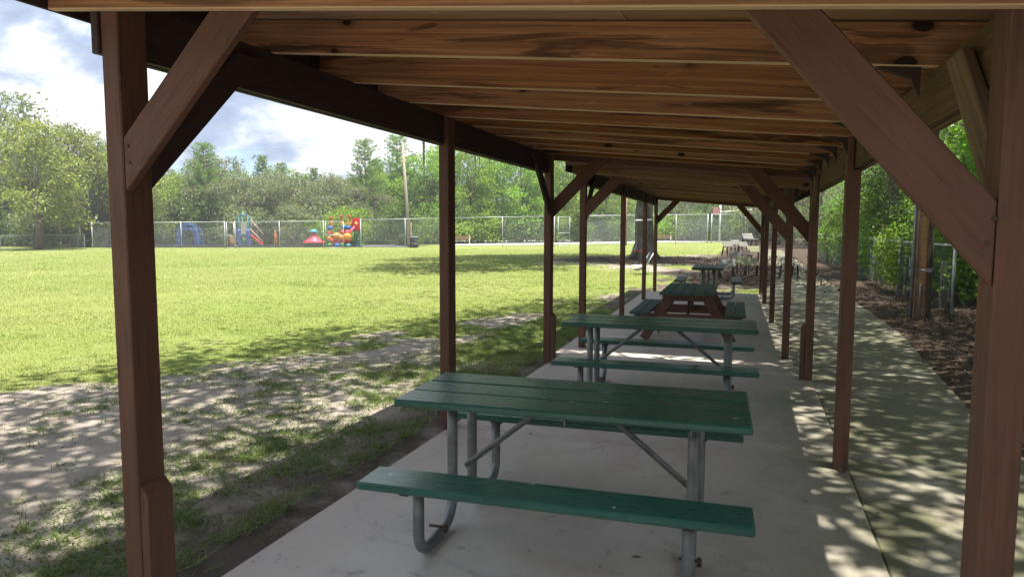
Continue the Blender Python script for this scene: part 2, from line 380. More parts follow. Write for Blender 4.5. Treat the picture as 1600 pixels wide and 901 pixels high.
def litter_mask(X, Y):               # brown leaf litter
    X = np.asarray(X, float); Y = np.asarray(Y, float); w = (fbm(X, Y, .5, 13)-.5)
    a = ss(1.6, 2.3, X+w*.6)
    d = np.hypot((X+5.6)/5.0, (Y-38.2)/5.5); b = ss(1.15, .7, d+w*.7)*.75
    c = ss(-2.6, -1.4, X+w*1.5)*ss(20, 23.5, Y+w*3)*ss(.3, .5, fbm(X, Y, .35, 14)+.12)
    e = np.where(X < -20, ss(1.0, 3.0, -((X+49)*.61+(Y-41)*-.79*0) - 0*Y), 0)*0
    return np.clip(np.maximum(np.maximum(a, b), c), 0, 1)

gx = np.concatenate([[-900, -400, -200, -120], np.arange(-80, -12, 2.0), np.arange(-12, 6, .3), np.arange(6, 30, 2.0), [40, 80, 200, 500, 900]])
gy = np.concatenate([[-600, -150, -50, -20], np.arange(-8, 26, .3), np.arange(26, 60, 1.0), np.arange(60, 120, 4.0), [130, 160, 220, 400, 900, 1600]])
GX, GY = np.meshgrid(gx, gy)
def ground_z(X, Y):
    X = np.asarray(X, float); Y = np.asarray(Y, float)
    z = -.045*ss(-2.38, -2.9, X)*ss(32, 18, Y)*ss(-20, -10, Y)*ss(-30, -15, X)
    z = z+(fbm(X, Y, 1.3, 2)-.5)*.03*ss(-16, -12, X)*ss(14, 10, X)*ss(30, 22, Y)*ss(-12, -8, Y)
    return np.where((X > -2.6) & (X < 2.2) & (Y > -6) & (Y < 60), -.06, z)
GZ = ground_z(GX, GY)
V = np.stack([GX, GY, GZ], -1).reshape(-1, 3)
ny, nx = GX.shape; idx = np.arange(nx*ny).reshape(ny, nx)
F = np.stack([idx[:-1, :-1], idx[:-1, 1:], idx[1:, 1:], idx[1:, :-1]], -1).reshape(-1, 4)
gm, nt, b = new_mat('ground_soil')
def attr(nt, nm): return N(nt, 'ShaderNodeAttribute', attribute_name=nm).outputs['Fac']
pos = N(nt, 'ShaderNodeTexCoord').outputs['Object']
ns = noise(nt, pos, 2.6, 8, .68); nf = noise(nt, pos, 38, 5, .7); nl = noise(nt, pos, .35, 4, .6)
sand = mixc(nt, ramp(nt, ns, [(.35, (0, 0, 0)), (.68, (1, 1, 1))]), (.41, .355, .30), (.265, .225, .185))
sand = mixc(nt, math_(nt, 'MULTIPLY', nf, .35), sand, (.13, .105, .088))
hum = mixc(nt, nf, (.062, .047, .038), (.135, .105, .086))
sand = mixc(nt, math_(nt, 'MULTIPLY', attr(nt, 'dark'), ramp(nt, ns, [(.30, (.15,)*3), (.52, (1,)*3)])), sand, hum)
lawn = mixc(nt, nf, (.15, .19, .045), (.22, .255, .075))
lawn = mixc(nt, ramp(nt, nl, [(.40, (0, 0, 0)), (.66, (.45,)*3)]), lawn, (.27, .27, .105))
so_f = math_(nt, 'ADD', attr(nt, 'soil'), math_(nt, 'MULTIPLY', math_(nt, 'SUBTRACT', ns, .5), .9))
c = mixc(nt, ramp(nt, so_f, [(.35, (0, 0, 0)), (.60, (1, 1, 1))]), lawn, sand)
lit = mixc(nt, nf, (.040, .029, .022), (.105, .076, .056))
li_f = math_(nt, 'ADD', attr(nt, 'litter'), math_(nt, 'MULTIPLY', math_(nt, 'SUBTRACT', ns, .5), .7))
c = mixc(nt, ramp(nt, li_f, [(.40, (0, 0, 0)), (.62, (1, 1, 1))]), c, lit)
nt.links.new(c, b.inputs['Base Color']); b.inputs['Roughness'].default_value = .95; b.inputs['Specular IOR Level'].default_value = .1
bump(nt, b, math_(nt, 'ADD', math_(nt, 'MULTIPLY', ns, 1.2), math_(nt, 'MULTIPLY', nf, .5)), .8, .035)
gme = np_mesh('ground', V, F, gm)
for nm, fn in (('soil', soil_mask), ('dark', dark_mask), ('litter', litter_mask)):
    a = gme.attributes.new(nm, 'FLOAT', 'POINT'); a.data.foreach_set('value', fn(V[:, 0], V[:, 1]).astype(np.float32))
for p in gme.polygons: p.use_smooth = True
tag(link('ground', gme), kind='structure')

# concrete
def concrete(name, moss):
    m, nt, b = new_mat(name)
    pos = N(nt, 'ShaderNodeTexCoord').outputs['Object']; s = N(nt, 'ShaderNodeSeparateXYZ'); nt.links.new(pos, s.inputs[0])
    a = noise(nt, pos, 1.1, 8, .62); f = noise(nt, pos, 60, 4, .7); sp = noise(nt, pos, 7, 8, .75)
    c = mixc(nt, ramp(nt, a, [(.32, (0, 0, 0)), (.66, (1, 1, 1))]), (.45, .395, .33), (.63, .57, .495))
    c = mixc(nt, math_(nt, 'MULTIPLY', f, .30), c, (.27, .235, .205))
    c = mixc(nt, ramp(nt, sp, [(.56, (0, 0, 0)), (.68, (.8,)*3)]), c, (.25, .21, .18))
    mpp = N(nt, 'ShaderNodeMapping'); mpp.inputs['Location'].default_value = (5, 3, 0); nt.links.new(pos, mpp.inputs[0])
    w = noise(nt, mpp.outputs[0], .9, 5, .6)
    c = mixc(nt, ramp(nt, w, [(.54, (0, 0, 0)), (.70, (.55,)*3)]), c, (.36, .24, .20))
    vs = N(nt, 'ShaderNodeTexVoronoi', i_Scale=9.0); nt.links.new(mpp.outputs[0], vs.inputs['Vector'])
    c = mixc(nt, math_(nt, 'MULTIPLY', ramp(nt, vs.outputs['Distance'], [(.05, (1, 1, 1)), (.11, (0, 0, 0))]), ramp(nt, w, [(.45, (0, 0, 0)), (.55, (.8,)*3)])), c, (.13, .105, .09))
    lw = noise(nt, mpp.outputs[0], .55, 3, .5, 1.2)
    c = mixc(nt, ramp(nt, lw, [(.485, (0, 0, 0)), (.50, (.22,)*3), (.515, (0, 0, 0))]), c, (.22, .18, .15))
    ed = math_(nt, 'ADD', math_(nt, 'MULTIPLY', s.outputs[0], -1.0), math_(nt, 'MULTIPLY', math_(nt, 'SUBTRACT', a, .5), 1.2))
    c = mixc(nt, ramp(nt, math_(nt, 'SUBTRACT', ed, 1.6), [(.35, (0, 0, 0)), (.95, (.5,)*3)]), c, (.31, .22, .20))
    if moss:
        e = math_(nt, 'ADD', s.outputs[0], math_(nt, 'MULTIPLY', math_(nt, 'SUBTRACT', a, .5), 1.6))
        g = ramp(nt, noise(nt, mpp.outputs[0], 1.7, 7, .66), [(.30, (.35,)*3), (.50, (1, 1, 1))])
        fac = math_(nt, 'MULTIPLY', ramp(nt, math_(nt, 'MULTIPLY', math_(nt, 'SUBTRACT', e, moss[0]), 1/(moss[1]-moss[0]), True), [(0, (0, 0, 0)), (1, (1, 1, 1))]), g)
        grn = mixc(nt, sp, (.030, .034, .018), (.112, .118, .036))
        c = mixc(nt, math_(nt, 'MULTIPLY', fac, .90), c, grn)
    nt.links.new(c, b.inputs['Base Color']); b.inputs['Specular IOR Level'].default_value = .35
    nt.links.new(ramp(nt, a, [(.3, (.55,)*3), (.7, (.8,)*3)]), b.inputs['Roughness'])
    bump(nt, b, math_(nt, 'ADD', f, math_(nt, 'MULTIPLY', sp, .6)), .35, .004)
    return m
M['slab'] = concrete('slab_concrete', (-.35, 1.0)); M['walk'] = concrete('walk_concrete', (-1.2, -.4)); M['court'] = simple('court_concrete', (.52, .50, .49), .85, 0, .1, 2)
m = MB()
for y0, y1 in ((-5, 1.2), (1.212, 5.28), (5.292, 9.0)): m.box((-.845, (y0+y1)/2, -.06), (3.07, y1-y0, .12))
m.bevel(.008); tag(m.build('shelter_slab', M['slab']), kind='structure')
m = MB()
for y0, y1 in ((0, 4.6), (4.612, 10.0)): m.box((-.93, (y0+y1)/2, -.065), (3.05, y1-y0, .12))
m.bevel(.008); o = m.build('shelter_slab', M['slab']); o.location = (-.04, 9.012, 0); o.rotation_euler = (0, 0, .0205); tag(o, kind='structure')
m = MB(); y = -6.0; k = 0
while y < 70:
    L = 1.52; y1 = y+L
    def xr(t): return float(np.interp(t, [-6, 4, 7.9, 14.3, 27, 70], [1.8, 1.86, 2.03, 2.47, 2.6, 2.2]))
    def xl(t): return .695 if t < 8.9 else float(np.interp(t, [9, 19, 27, 70], [.40, .30, .9, .7]))
    m.prism([(xl(y), y), (xr(y), y), (xr(y1), y1-.012), (xl(y1), y1-.012)], lambda p, q, t: Vector((p, q, t)), -.12, -.012 if y < 19 else -.004); y = y1; k += 1
m.bevel(.01); tag(m.build('sidewalk', M['walk']), kind='structure')

# ------------------------------------------------------------------ picnic shelters
def shelter(root, XL, XR, W, D, frames, braced, zl, zr, bz, slope, raf_y, y0, y1, eL, eR, raf_mat, padded, rb_mat, bh=.235):
    """XL/XR inner faces of the post rows; zl/zr beam undersides; rafter underside bz at XL falling by slope"""
    rz = lambda x: bz - slope*(x-XL)
    for i, fy in enumerate(frames):
        ym = fy+D/2
        for sgn, X, zb in ((-1, XL, zl), (1, XR, zr)):
            inner = X; outer = X+sgn*W; mid = X+sgn*W*.48; ztop = rz(X)-.004 if not braced[i] else rz(X)+.15
            pm = M['brown']
            # notched post: outer half stops under the beam
            jit = random.uniform(-.006, .006)
            poly = [(inner, -.01), (outer, -.01), (outer, zb-.002), (mid, zb-.002), (mid, ztop), (inner, ztop)]
            if i == 0 or i == len(frames)-1:
                poly = [(inner, -.01), (outer, -.01), (outer, ztop), (inner, ztop)]
            mb = MB().prism([(p-X, q) for p, q in poly], lambda p, q, t: Vector((q-1.2, p, t)), -D/2, D/2).bevel(.005)
            o = mb.build('post', pm, root)
            xx, yy = Vector((0, 0, 1)), Vector((1, 0, 0)); zzv = xx.cross(yy)
            o.matrix_local = Matrix.Translation((X, ym, 1.2)) @ Matrix.Rotation(jit, 4, 'Z') @ Matrix((xx, yy, zzv)).transposed().to_4x4()
            pst = o
            if padded[i]:
                t = .042
                pad = MB().prism([(0, 0), (-sgn*t, 0), (-sgn*t, .58), (-sgn*.0015, .625)], lambda p, q, s_: Vector((q-.3, p, s_)), -D/2+.003, D/2-.002).bevel(.004).build('post_pad', pm, root)
                pad.matrix_basis = Matrix.Translation((X-sgn*.0015, ym, .30)) @ Matrix((xx, yy, zzv)).transposed().to_4x4(); under(pad, pst)
            else:
                for s2 in (-1, 1):
                    br_ = MB().prism([(0, 0), (.055, 0), (.02, .02), (.0, .055)], lambda p, q, s_: Vector((X+sgn*W*.5+s_, ym+s2*(D/2+p), q+.004)), -.02, .02).build('post_bracket', M['rust'], root); under(br_, pst)
            if braced[i]:
                bw = .15*1.414; z0 = zb-.52
                # brace in the frame plane, up to the end rafter
                top = rz(X-sgn*.55)-.01; run = .64 if sgn < 0 else .66; k = 1.0 if sgn < 0 else 1.2
                yb = fy+.003 if i == 0 else fy+D-.041
                zA = 1.82 if sgn < 0 else 1.53
                zt_in = lambda px: rz(px)-.004
                x0 = X-sgn*.003
                lo = lambda d: zA+k*d; up_ = lambda d: zA+bw*(1.05 if sgn > 0 else 1.0)+k*d
                d1 = run
                for _ in range(20): d1 = (zt_in(X-sgn*d1)+.05-zA)/k
                d2 = run-.2
                for _ in range(20): d2 = (zt_in(X-sgn*d2)+.05-(up_(0)))/k
                pts = [(0, zA), (d1, lo(d1)), (d2, up_(d2)), (0, up_(0))]
                ang = math.atan(k); ca, sa = math.cos(ang), math.sin(ang)
                loc = [((p*ca+(q-zA)*sa), (-p*sa+(q-zA)*ca)) for p, q in pts]
                br = MB().prism(loc, lambda p, q, t: Vector((p, t, q)), 0, .038).bevel(.004).build('brace', M['brown'], root)
                ex = Vector((-sgn*ca, 0, sa)); ez = Vector((sgn*sa, 0, ca)); ey = ez.cross(ex)
                yb_ = yb if sgn < 0 else yb+.038
                if ey.y < 0: yb_ = yb+.038
                else: yb_ = yb
                br.matrix_local = Matrix.Translation((x0, yb_, zA)) @ Matrix((ex, ey, ez)).transposed().to_4x4()
                yn = -.0015 if ey.y > 0 else .0395
                for (na, nb_) in ((.10, .06), (.14, .11), (loc[1][0]-.16, .05), (loc[1][0]-.20, .11)):
                    MB().tube([(na, yn-.003, nb_), (na, yn+.003, nb_)], .0075, 8).build('nail_head', M['rust'], br)
                # brace along the beam
                s2 = 1 if i == 0 else -1
                yA = fy+D if s2 > 0 else fy; zA2 = zb-.52 if sgn < 0 else zb-.32; k2 = .92; h2 = .185; topz = zb+.16
                pts = [(0, zA2), ((topz-zA2)/k2*.96, topz), ((topz-zA2-h2)/k2, topz), (0, zA2+h2)]
                ang = math.atan(k2); ca, sa = math.cos(ang), math.sin(ang)
                loc = [((p*ca+(q-zA2)*sa), (-p*sa+(q-zA2)*ca)) for p, q in pts]
                br = MB().prism(loc, lambda p, q, t: Vector((p, t, q)), 0, .036).bevel(.004).build('brace', M['dbrown'] if sgn < 0 else rb_mat, root)
                ex = Vector((0, s2*ca, sa)); ez = Vector((0, -s2*sa, ca)); ey = ez.cross(ex)
                xo = X+sgn*.003; xo = xo if ey.x*sgn > 0 else xo+sgn*.036
                br.matrix_local = Matrix.Translation((xo, yA+s2*.002, zA2)) @ Matrix((ex, ey, ez)).transposed().to_4x4()
    # beams: outer ply outside the posts, inner ply between them in the notch
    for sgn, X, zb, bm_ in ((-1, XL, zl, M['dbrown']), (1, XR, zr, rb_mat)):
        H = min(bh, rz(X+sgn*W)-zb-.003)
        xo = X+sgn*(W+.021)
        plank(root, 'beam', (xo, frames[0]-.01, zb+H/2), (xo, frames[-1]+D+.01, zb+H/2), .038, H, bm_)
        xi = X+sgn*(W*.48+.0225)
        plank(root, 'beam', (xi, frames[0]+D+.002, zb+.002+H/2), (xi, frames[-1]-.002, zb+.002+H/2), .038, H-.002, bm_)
    # end rafters outside the end frames, rafters, sheets of plywood, roofing, fascias
    th = math.atan(slope); n_up = Vector((math.sin(th), 0, math.cos(th)))
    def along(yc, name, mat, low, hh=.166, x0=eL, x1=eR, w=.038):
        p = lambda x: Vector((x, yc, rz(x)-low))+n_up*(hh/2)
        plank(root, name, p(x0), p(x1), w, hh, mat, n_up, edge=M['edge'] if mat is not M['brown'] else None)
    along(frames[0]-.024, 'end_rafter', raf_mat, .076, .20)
    along(frames[-1]+D+.024, 'end_rafter', M['brown'], .062, .20)
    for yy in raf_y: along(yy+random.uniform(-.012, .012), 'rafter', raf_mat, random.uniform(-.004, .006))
    for yy in raf_y:
        MB().prism([(0, 0), (-.16, 0), (-.035, -.05), (0, -.13)], lambda p, q, t: Vector((XR-.001+p, yy+t, rz(XR)+.012+q)), -.018, .018).build('rafter_wedge', M['dbrown'], root)  # dark wedge under each rafter against the right beam
    ys = y0
    while ys < y1-.05:
        ye = min(ys+1.22, y1)
        for xa, xb in ((eL, eL+2.1), (eL+2.1, eR)):
            c = lambda x: Vector((x, (ys+ye)/2, rz(x)))+n_up*(.173+.0065)
            plank(root, 'plywood_sheet', c(xa+.002), c(xb-.002), ye-ys-.005, .012, M['ply'], n_up, 0)
        ys = ye
    c = lambda x: Vector((x, (y0+y1)/2, rz(x)))+n_up*(.173+.030)
    plank(root, 'roof_covering', c(eL-.03), c(eR+.03), y1-y0+.06, .028, M['roofing'], n_up)
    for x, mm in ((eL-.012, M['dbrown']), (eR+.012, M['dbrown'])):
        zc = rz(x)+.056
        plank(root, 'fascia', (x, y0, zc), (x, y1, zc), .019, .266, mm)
    for yy, s in ((y0-.011, -1), (y1+.011, 1)):
        p = lambda x: Vector((x, yy, rz(x)-.01))+n_up*(.115)
        plank(root, 'fascia', p(eL-.02), p(eR+.02), .019, .20, M['brown'], n_up)
S1 = empty('picnic_shelter', (0, 0, 0), label='brown wooden open-sided shelter roof over the two steel-framed green tables', cat='shelter')
shelter(S1, -2.35, .60, .087, .14, [2.10, 5.20, 8.25], [1, 0, 1], 2.36, 2.085, 2.585, .095,
        [3.11, 3.90, 4.64, 5.25, 5.86, 6.44, 7.05, 7.66, 8.20], 1.60, 8.86, -2.66, .86, M['rafter'], [1, 0, 1], M['right_beam'])
S2 = empty('picnic_shelter', (0, 9.55, 0), .0205, label='second brown shelter roof further along the sidewalk, over the A-frame picnic table', cat='shelter')
shelter(S2, -2.20, .42, .087, .10, [0, 3.62, 6.95, 9.30], [1, 0, 0, 1], 2.30, 2.075, 2.51, .088,
        [.62+.56*i for i in range(15)], -.32, 9.72, -2.40, .82, M['rafter2'], [0, 0, 0, 0], M['dbrown'])

# ------------------------------------------------------------------ picnic tables
def board(root, name, c, L, W, T, mat, axis='X', **k):
    c = Vector(c); d = Vector((L/2, 0, 0)) if axis == 'X' else Vector((0, L/2, 0))
    return plank(root, name, c-d, c+d, W, T, mat, bev=.008)
def steel_table(loc, rz, label, green, group=None):
    t = empty('picnic_table', loc, rz, label=label, cat='picnic table')
    L = 1.84
    for i in (-1, 0, 1): board(t, 'top_plank', (random.uniform(-.004, .004), i*.249, .74+random.uniform(-.002, .002)), L, .238, .040, green)
    for s in (-1, 1): board(t, 'bench', (0, s*.66, .43), L, .24, .040, green)
    for e in (-.66, .66):
        for s in (-1, 1):
            # pipe: under the bench, down, along the floor, up to the top
            yb, yt, r = s*.60, s*.13, .029; R = .11
            pts = [Vector((e+.012*s, yb, .408)), Vector((e+.012*s, yb, .20))]
            pts += arc((e+.012*s, yb-s*R, r+R+.002), R, 0, math.pi/2, 6, (0, s, 0), (0, 0, -1))
            R2 = .15
            pts += arc((e+.012*s, yt+s*R2, r+R2+.002), R2, 0, math.pi/2, 6, (0, 0, -1), (0, -s, 0))
            pts += [Vector((e+.012*s, yt, .5)), Vector((e+.012*s, yt, .715))]
            lg = MB().tube(pts, r, 14).build('leg', M['galv'], t)
            b = MB(); b.box((e+.012*s, s*.66, .405), (.05, .22, .008)); b.box((e+.012*s+.03, yb+s*.03, .395), (.012, .05, .03)); b.bevel(.002); b.build('bench_bracket', M['rust'], lg)
            MB().tube([(e+.012*s-.05, yb-s*.25, .075), (e+.012*s+.05, yb-s*.25, .075)], .008, 6).tube([(e+.012*s+.045, yb-s*.25, .05), (e+.012*s+.045, yb-s*.25, .09)], .013, 6).build('bolt', M['rust'], lg)
        MB().box((e, 0, .716), (.045, .70, .006)).box((e-.02, 0, .704), (.006, .70, .03)).build('top_bracket', M['galv'], t)
        d = 1 if e < 0 else -1
        MB().tube([(e+d*.02, 0, .30), (e+d*.50, 0, .69), (e+d*.55, 0, .712)], .0165, 10).build('diagonal_brace', M['galv'], t)
    MB().box((0, 0, .716), (.05, .70, .006)).box((.02, 0, .702), (.006, .70, .034)).build('top_bracket', M['galv'], t)
    return t
steel_table((-.90, 3.66, 0), .045, 'x', M['green'])
bpy.data.objects['picnic_table']['label'] = 'green three-plank picnic table on bent pipe legs, its only table neighbour on one side'
steel_table((-.84, 6.93, 0), .03, 'green three-plank picnic table on bent pipe legs, between another like it and the A-frame table', M['green'])
steel_table((-.98, 17.72, 0), math.pi/2+.03, 'pale green picnic table on pipe legs turned end-on at the far edge of the slab', M['ogreen'])
def a_frame_table(loc, rz, label):
    t = empty('picnic_table', loc, rz, label=label, cat='picnic table')
    L = 1.95
    for i in range(5): board(t, 'top_plank', ((i-2)*.158, random.uniform(-.006, .006), .735), L, .15, .040, M['ogreen'], 'Y')
    for s in (-1, 1):
        for k in (0, 1): board(t, 'bench_plank', (s*(.66+k*.148-.074+.02), 0, .435), L, .14, .040, M['ogreen'], 'Y')
    for e in (-.68, .68):
        for s in (-1, 1): plank(t, 'leg', (s*.64, e, .01), (s*.24, e, .715), .042, .14, M['brown'], (0, 0, 1))
        plank(t, 'seat_support', (-.78, e-.045, .345), (.78, e-.045, .345), .042, .14, M['brown'])
        plank(t, 'top_support', (-.37, e-.045, .66), (.37, e-.045, .66), .042, .10, M['brown'])
        d = 1 if e < 0 else -1
        plank(t, 'diagonal_brace', (0, e+d*.03, .34), (0, e+d*.52, .70), .09, .04, M['brown'], (1, 0, 0))
    return t
a_frame_table((-.88, 11.20, 0), .02, 'wooden A-frame picnic table with brown legs and faded green planks')

# ------------------------------------------------------------------ chain-link fences
def link_mesh(w, h, pitch, r, hv=None):
    """two families of diagonal wires clipped to a w x h panel (h may slope to hv)"""
    V = []; F = []
    def wire(a, b, off):
        a = np.array([a[0], off, a[1]]); b = np.array([b[0], off, b[1]]); d = b-a
        n = np.linalg.norm(d)
        if n < .02: return
        d = d/n; s = np.array([d[2], 0, -d[0]]); o = np.array([0, 1, 0]); base = len(V)
        for p in (a, b):
            for q in (s, -s*.5+o*.87, -s*.5-o*.87): V.append(p+q*r)
        for k in range(3): F.append((base+k, base+(k+1) % 3, base+3+(k+1) % 3, base+3+k))
    c = -h
    while c < w:
        x0, x1 = max(0, c), min(w, c+h); wire((x0, x0-c), (x1, x1-c), .004)
        x0, x1 = max(0, c), min(w, c+h); wire((x0, h-(x0-c)), (x1, h-(x1-c)), -.004)
        c += pitch
    return np.array(V), np.array(F)
def fence(name, pts, heights, label, spacing=3.0, pitch=.07, wr=.0030, pr=.03, gates=(), wm='wire', group=None, mid=False, bottom=.04):
    """pts: ground points of the line; heights at each point"""
    root = empty(name, pts[0], label=label, cat='fence', group=group); base = Vector(pts[0])
    first = True
    for (a, b, ha, hb) in zip(pts, pts[1:], heights, heights[1:]):
        a = Vector(a)-base; b = Vector(b)-base; L = (b-a).length; n = max(1, round(L/spacing)); d = (b-a)/L
        for i in range(n+1):
            if i == 0 and not first: continue
            p = a+(b-a)*(i/n); h = ha+(hb-ha)*i/n
            big = pr*1.35 if i in (0, n) else pr
            m = MB().tube([p+Vector((0, 0, -.1)), p+Vector((0, 0, h+.05))], big, 8); m.ball(p+Vector((0, 0, h+.06)), (big*2.4, big*2.4, big*1.6), 1)
            m.build('fence_post', M['fence'], root)
            if i < n:
                q = a+(b-a)*((i+1)/n); h2 = ha+(hb-ha)*(i+1)/n; w = (q-p).length
                V, F = link_mesh(w, 1.0, pitch, wr) if False else link_mesh(w, (h+h2)/2-.02-bottom, pitch, wr)
                V = V.copy(); V[:, 2] += bottom + (V[:, 0]/w-.5)*(h2-h)*(V[:, 2]/max(h, .1)); V[:, 1] += pr+.01
                o = link('wire_mesh', np_mesh('wire_mesh', V, F, M[wm]), root)
                o.location = p; o.rotation_euler = (0, 0, math.atan2(d.y, d.x))
        MB().tube([a+Vector((0, 0, ha)), b+Vector((0, 0, hb))], pr*.75, 8).build('top_rail', M['fence'], root)
        if mid: MB().tube([a+Vector((0, 0, .06)), b+Vector((0, 0, .06))], pr*.5, 6).build('bottom_rail', M['fence'], root)
        first = False
    return root
def gate(p, q, h, label, n=1, rail=.5, ang=0.0):
    p = Vector(p); q = Vector(q); d = q-p; L = d.length; rz = math.atan2(d.y, d.x)+ang
    g = empty('chain_link_gate', p, rz, label=label, cat='gate')
    fr = MB(); r = .028
    for x in (0, L): fr.tube([(x, 0, .05), (x, 0, h)], r, 8)
    for z in (.06, h*rail, h-.02): fr.tube([(0, 0, z), (L, 0, z)], r*.8, 8)
    fr.build('gate_frame', M['fence'], g)
    V, F = link_mesh(L, h-.1, .07, .0022); V[:, 2] += .07; V[:, 1] += .03
    link('wire_mesh', np_mesh('wire_mesh', V, F, M['wire']), g)
    MB().box((L-.03, -.03, h*.55), (.10, .03, .06)).build('gate_latch', M['rust'], g)
    return g
P = lambda x, y: gnd(x, y)
fA = [P(145, 388.2), P(352, 388.0)]
fence('chain_link_fence', fA, [2.03, 2.14], 'tall chain-link fence before the blue arch climber, left of the first playground gate', 3.2)
fB = [P(368, 388), P(506, 388.2)]
fence('chain_link_fence', fB, [2.15, 2.22], 'tall chain-link fence panel run before the slide rails and orange post', 3.2)
fC = [P(564, 387.6), P(700, 386.6), P(866, 385.6)]
fence('chain_link_fence', fC, [2.36, 2.55, 2.80], 'tall chain-link fence running past the trash drum and lamp pole', 4.5)
fD = [P(914, 385), P(1000, 382.6), P(1105, 380)]
fence('chain_link_fence', fD, [2.86, 3.05, 3.35], 'tall chain-link court fence beyond the swing tree', 8.0, .09, .0036, .05)
fence('chain_link_fence', [P(1105, 380)+Vector((.4, .5, 0)), P(1164, 379.2), P(1170, 376)], [3.35, 3.4, 3.4], 'tall chain-link fence corner beyond the weathered seats, near the basketball goal', 9.0, .09, .003, .05)
fence('chain_link_fence', [P(145, 388.2)+Vector((-.5, -.3, 0)), P(0, 391.2), P(-130, 394)], [1.12, 1.05, 1.05], 'low chain-link fence beside the yellow-green tree at the wood edge', 5.0, .07, .002, .026)
gate(P(352, 388)+Vector((.15, .05, 0)), P(367, 388)+Vector((-.05, 0, 0)), 2.12, 'narrow chain-link gate with low middle rail before the red spring panel', 1, .48)
gate(P(506, 388.2)+Vector((.15, .08, 0)), P(537, 387.8), 2.22, 'wide chain-link gate before the orange ball climber')
gate(P(866, 385.6)+Vector((.3, .2, 0)), P(890, 385.2), 2.75, 'chain-link court gate with middle rail, between two fence runs', 1, .46)
# back fence of the playground
bk = [at(150, 66), at(420, 71), at(700, 78)]
fence('chain_link_fence', bk, [1.9, 1.9, 1.9], 'back chain-link fence of the playground against the trees', 4.0, .09, .002, .025)
# fence along the sidewalk
RF = [(3.95, 6.5, 0), (3.90, 13.6, 0), (3.62, 20.0, 0), (3.80, 28, 0), (3.5, 46, 0)]
fence('chain_link_fence', RF, [1.36, 1.36, 1.36, 1.38, 1.4], 'low chain-link fence beside the sidewalk, passing behind the utility pole', 2.5, .057, .0015, .030, wm='wire_old')

# ------------------------------------------------------------------ utility pole by the sidewalk
up = empty('utility_pole', (3.06, 14.8, 0), label='thick stripped wooden utility pole with grey conduits beside the sidewalk', cat='pole')
m = MB(); prof = [(.165, -.2), (.16, 0), (.155, 1.0), (.15, 2.2), (.145, 4), (.13, 8.5), (.125, 8.6)]
m.lathe(prof, n=18); pole = m.build('pole', M['wood_pole'], up)
bm = bmesh.new(); col_ = []
for a in np.linspace(-75, 62, 9):
    rr_ = [(.172, -.05), (.168, 1.0), (.162, 2.2), (.150, 5.0)]
    col_.append([bm.verts.new((math.cos(R_(a+4*math.sin(z*3)))*r_, math.sin(R_(a+4*math.sin(z*3)))*r_, z)) for r_, z in rr_])
for A, B in zip(col_, col_[1:]):
    for k in range(3): bm.faces.new((A[k], B[k], B[k+1], A[k+1])).smooth = True
me = bpy.data.meshes.new('bark_side'); bm.to_mesh(me); bm.free(); link('bark_side', me, up, M['bark'])
for i, (a, rr) in enumerate(((200, .024), (230, .014))):
    x, y = math.cos(R_(a))*.185, math.sin(R_(a))*.185
    c = MB(); c.tube([(x, y, .02), (x, y, 2.9 if i == 0 else 4.2)], rr, 8).build('conduit', M['conduit'], up)
MB().tube([(-.05, -.19, .02), (-.05, -.19, .62), (-.04, -.17, .66)], .022, 8).build('conduit', M['conduit'], up)
MB().box((-.20, -.09, 1.05), (.07, .07, .16)).box((-.20, -.09, .86), (.06, .06, .14)).bevel(.006).build('junction_box', M['conduit'], up)
MB().lathe([(.162, .90), (.166, .905), (.166, .93), (.162, .935)], n=18).box((.08, -.155, .92), (.09, .05, .07)).build('strap', M['conduit'], up)

# ------------------------------------------------------------------ floodlight pole, bin, wires
lp0 = P(640, 385.2); lp = empty('light_pole', lp0, label='tall leaning wooden pole with cross arm and floodlights by the trash drum', cat='light pole')
top = Vector((-.62, .05, 9.35))
MB().tube([(0, 0, -.2), top*.5, top], [.17, .14, .11], 10).build('pole', M['grey_pole'], lp)
rx = Vector((_r.x, _r.y, 0)).normalized(); ct = top*.935
MB().tube([ct-rx*.7, ct+rx*.8], .05, 6).build('cross_arm', M['grey_pole'], lp)
for dx, dz in ((.65, -.1), (.95, -.32), (.45, .12)):
    c = ct+rx*dx+Vector((0, 0, dz)); f = MB(); f.lathe([(.06, .22), (.09, .12), (.20, -.05), (.235, -.12), (.22, -.13)], c, 12); f.tube([ct+rx*.5, c+Vector((0, 0, .2))], .025, 6); f.build('floodlight', M['lamp'], lp)
MB().tube([(.22, -.05, .1), (.20, -.05, 2.2)], .035, 6).box((.20, -.1, 1.15), (.14, .12, .8)).build('conduit', M['orange_rust'], lp)
tb = empty('trash_drum', P(647, 387), label='dark metal trash drum at the foot of the floodlight pole', cat='trash can')
tb.scale = (1.22, 1.22, 1.0)
MB().lathe([(.27, .0), (.285, .02), (.285, .30), (.30, .31), (.285, .32), (.285, .60), (.30, .61), (.285, .62), (.285, .88), (.30, .90), (.27, .90), (.265, .5)], n=18).build('drum', M['bin'], tb)
MB().lathe([(.305, .885), (.315, .90), (.305, .92), (.28, .92)], n=18).build('rim', M['fence'], tb)
for (a, b, nm) in (((-260, 232, 55), (640, 262, 57.5), 'sagging utility cable passing before the yellow-green tree crowns'),):
    A = at(a[0], a[2]); B = at(b[0], b[2]); A.z = 8.4; B.z = 8.5
    pts = [A.lerp(B, i/24)+Vector((0, 0, -1.1*4*(i/24)*(1-i/24)+.4)) for i in range(25)]
    tag(MB().tube(pts, .012, 5).build('utility_cable', M['conduit']), nm, 'cable')

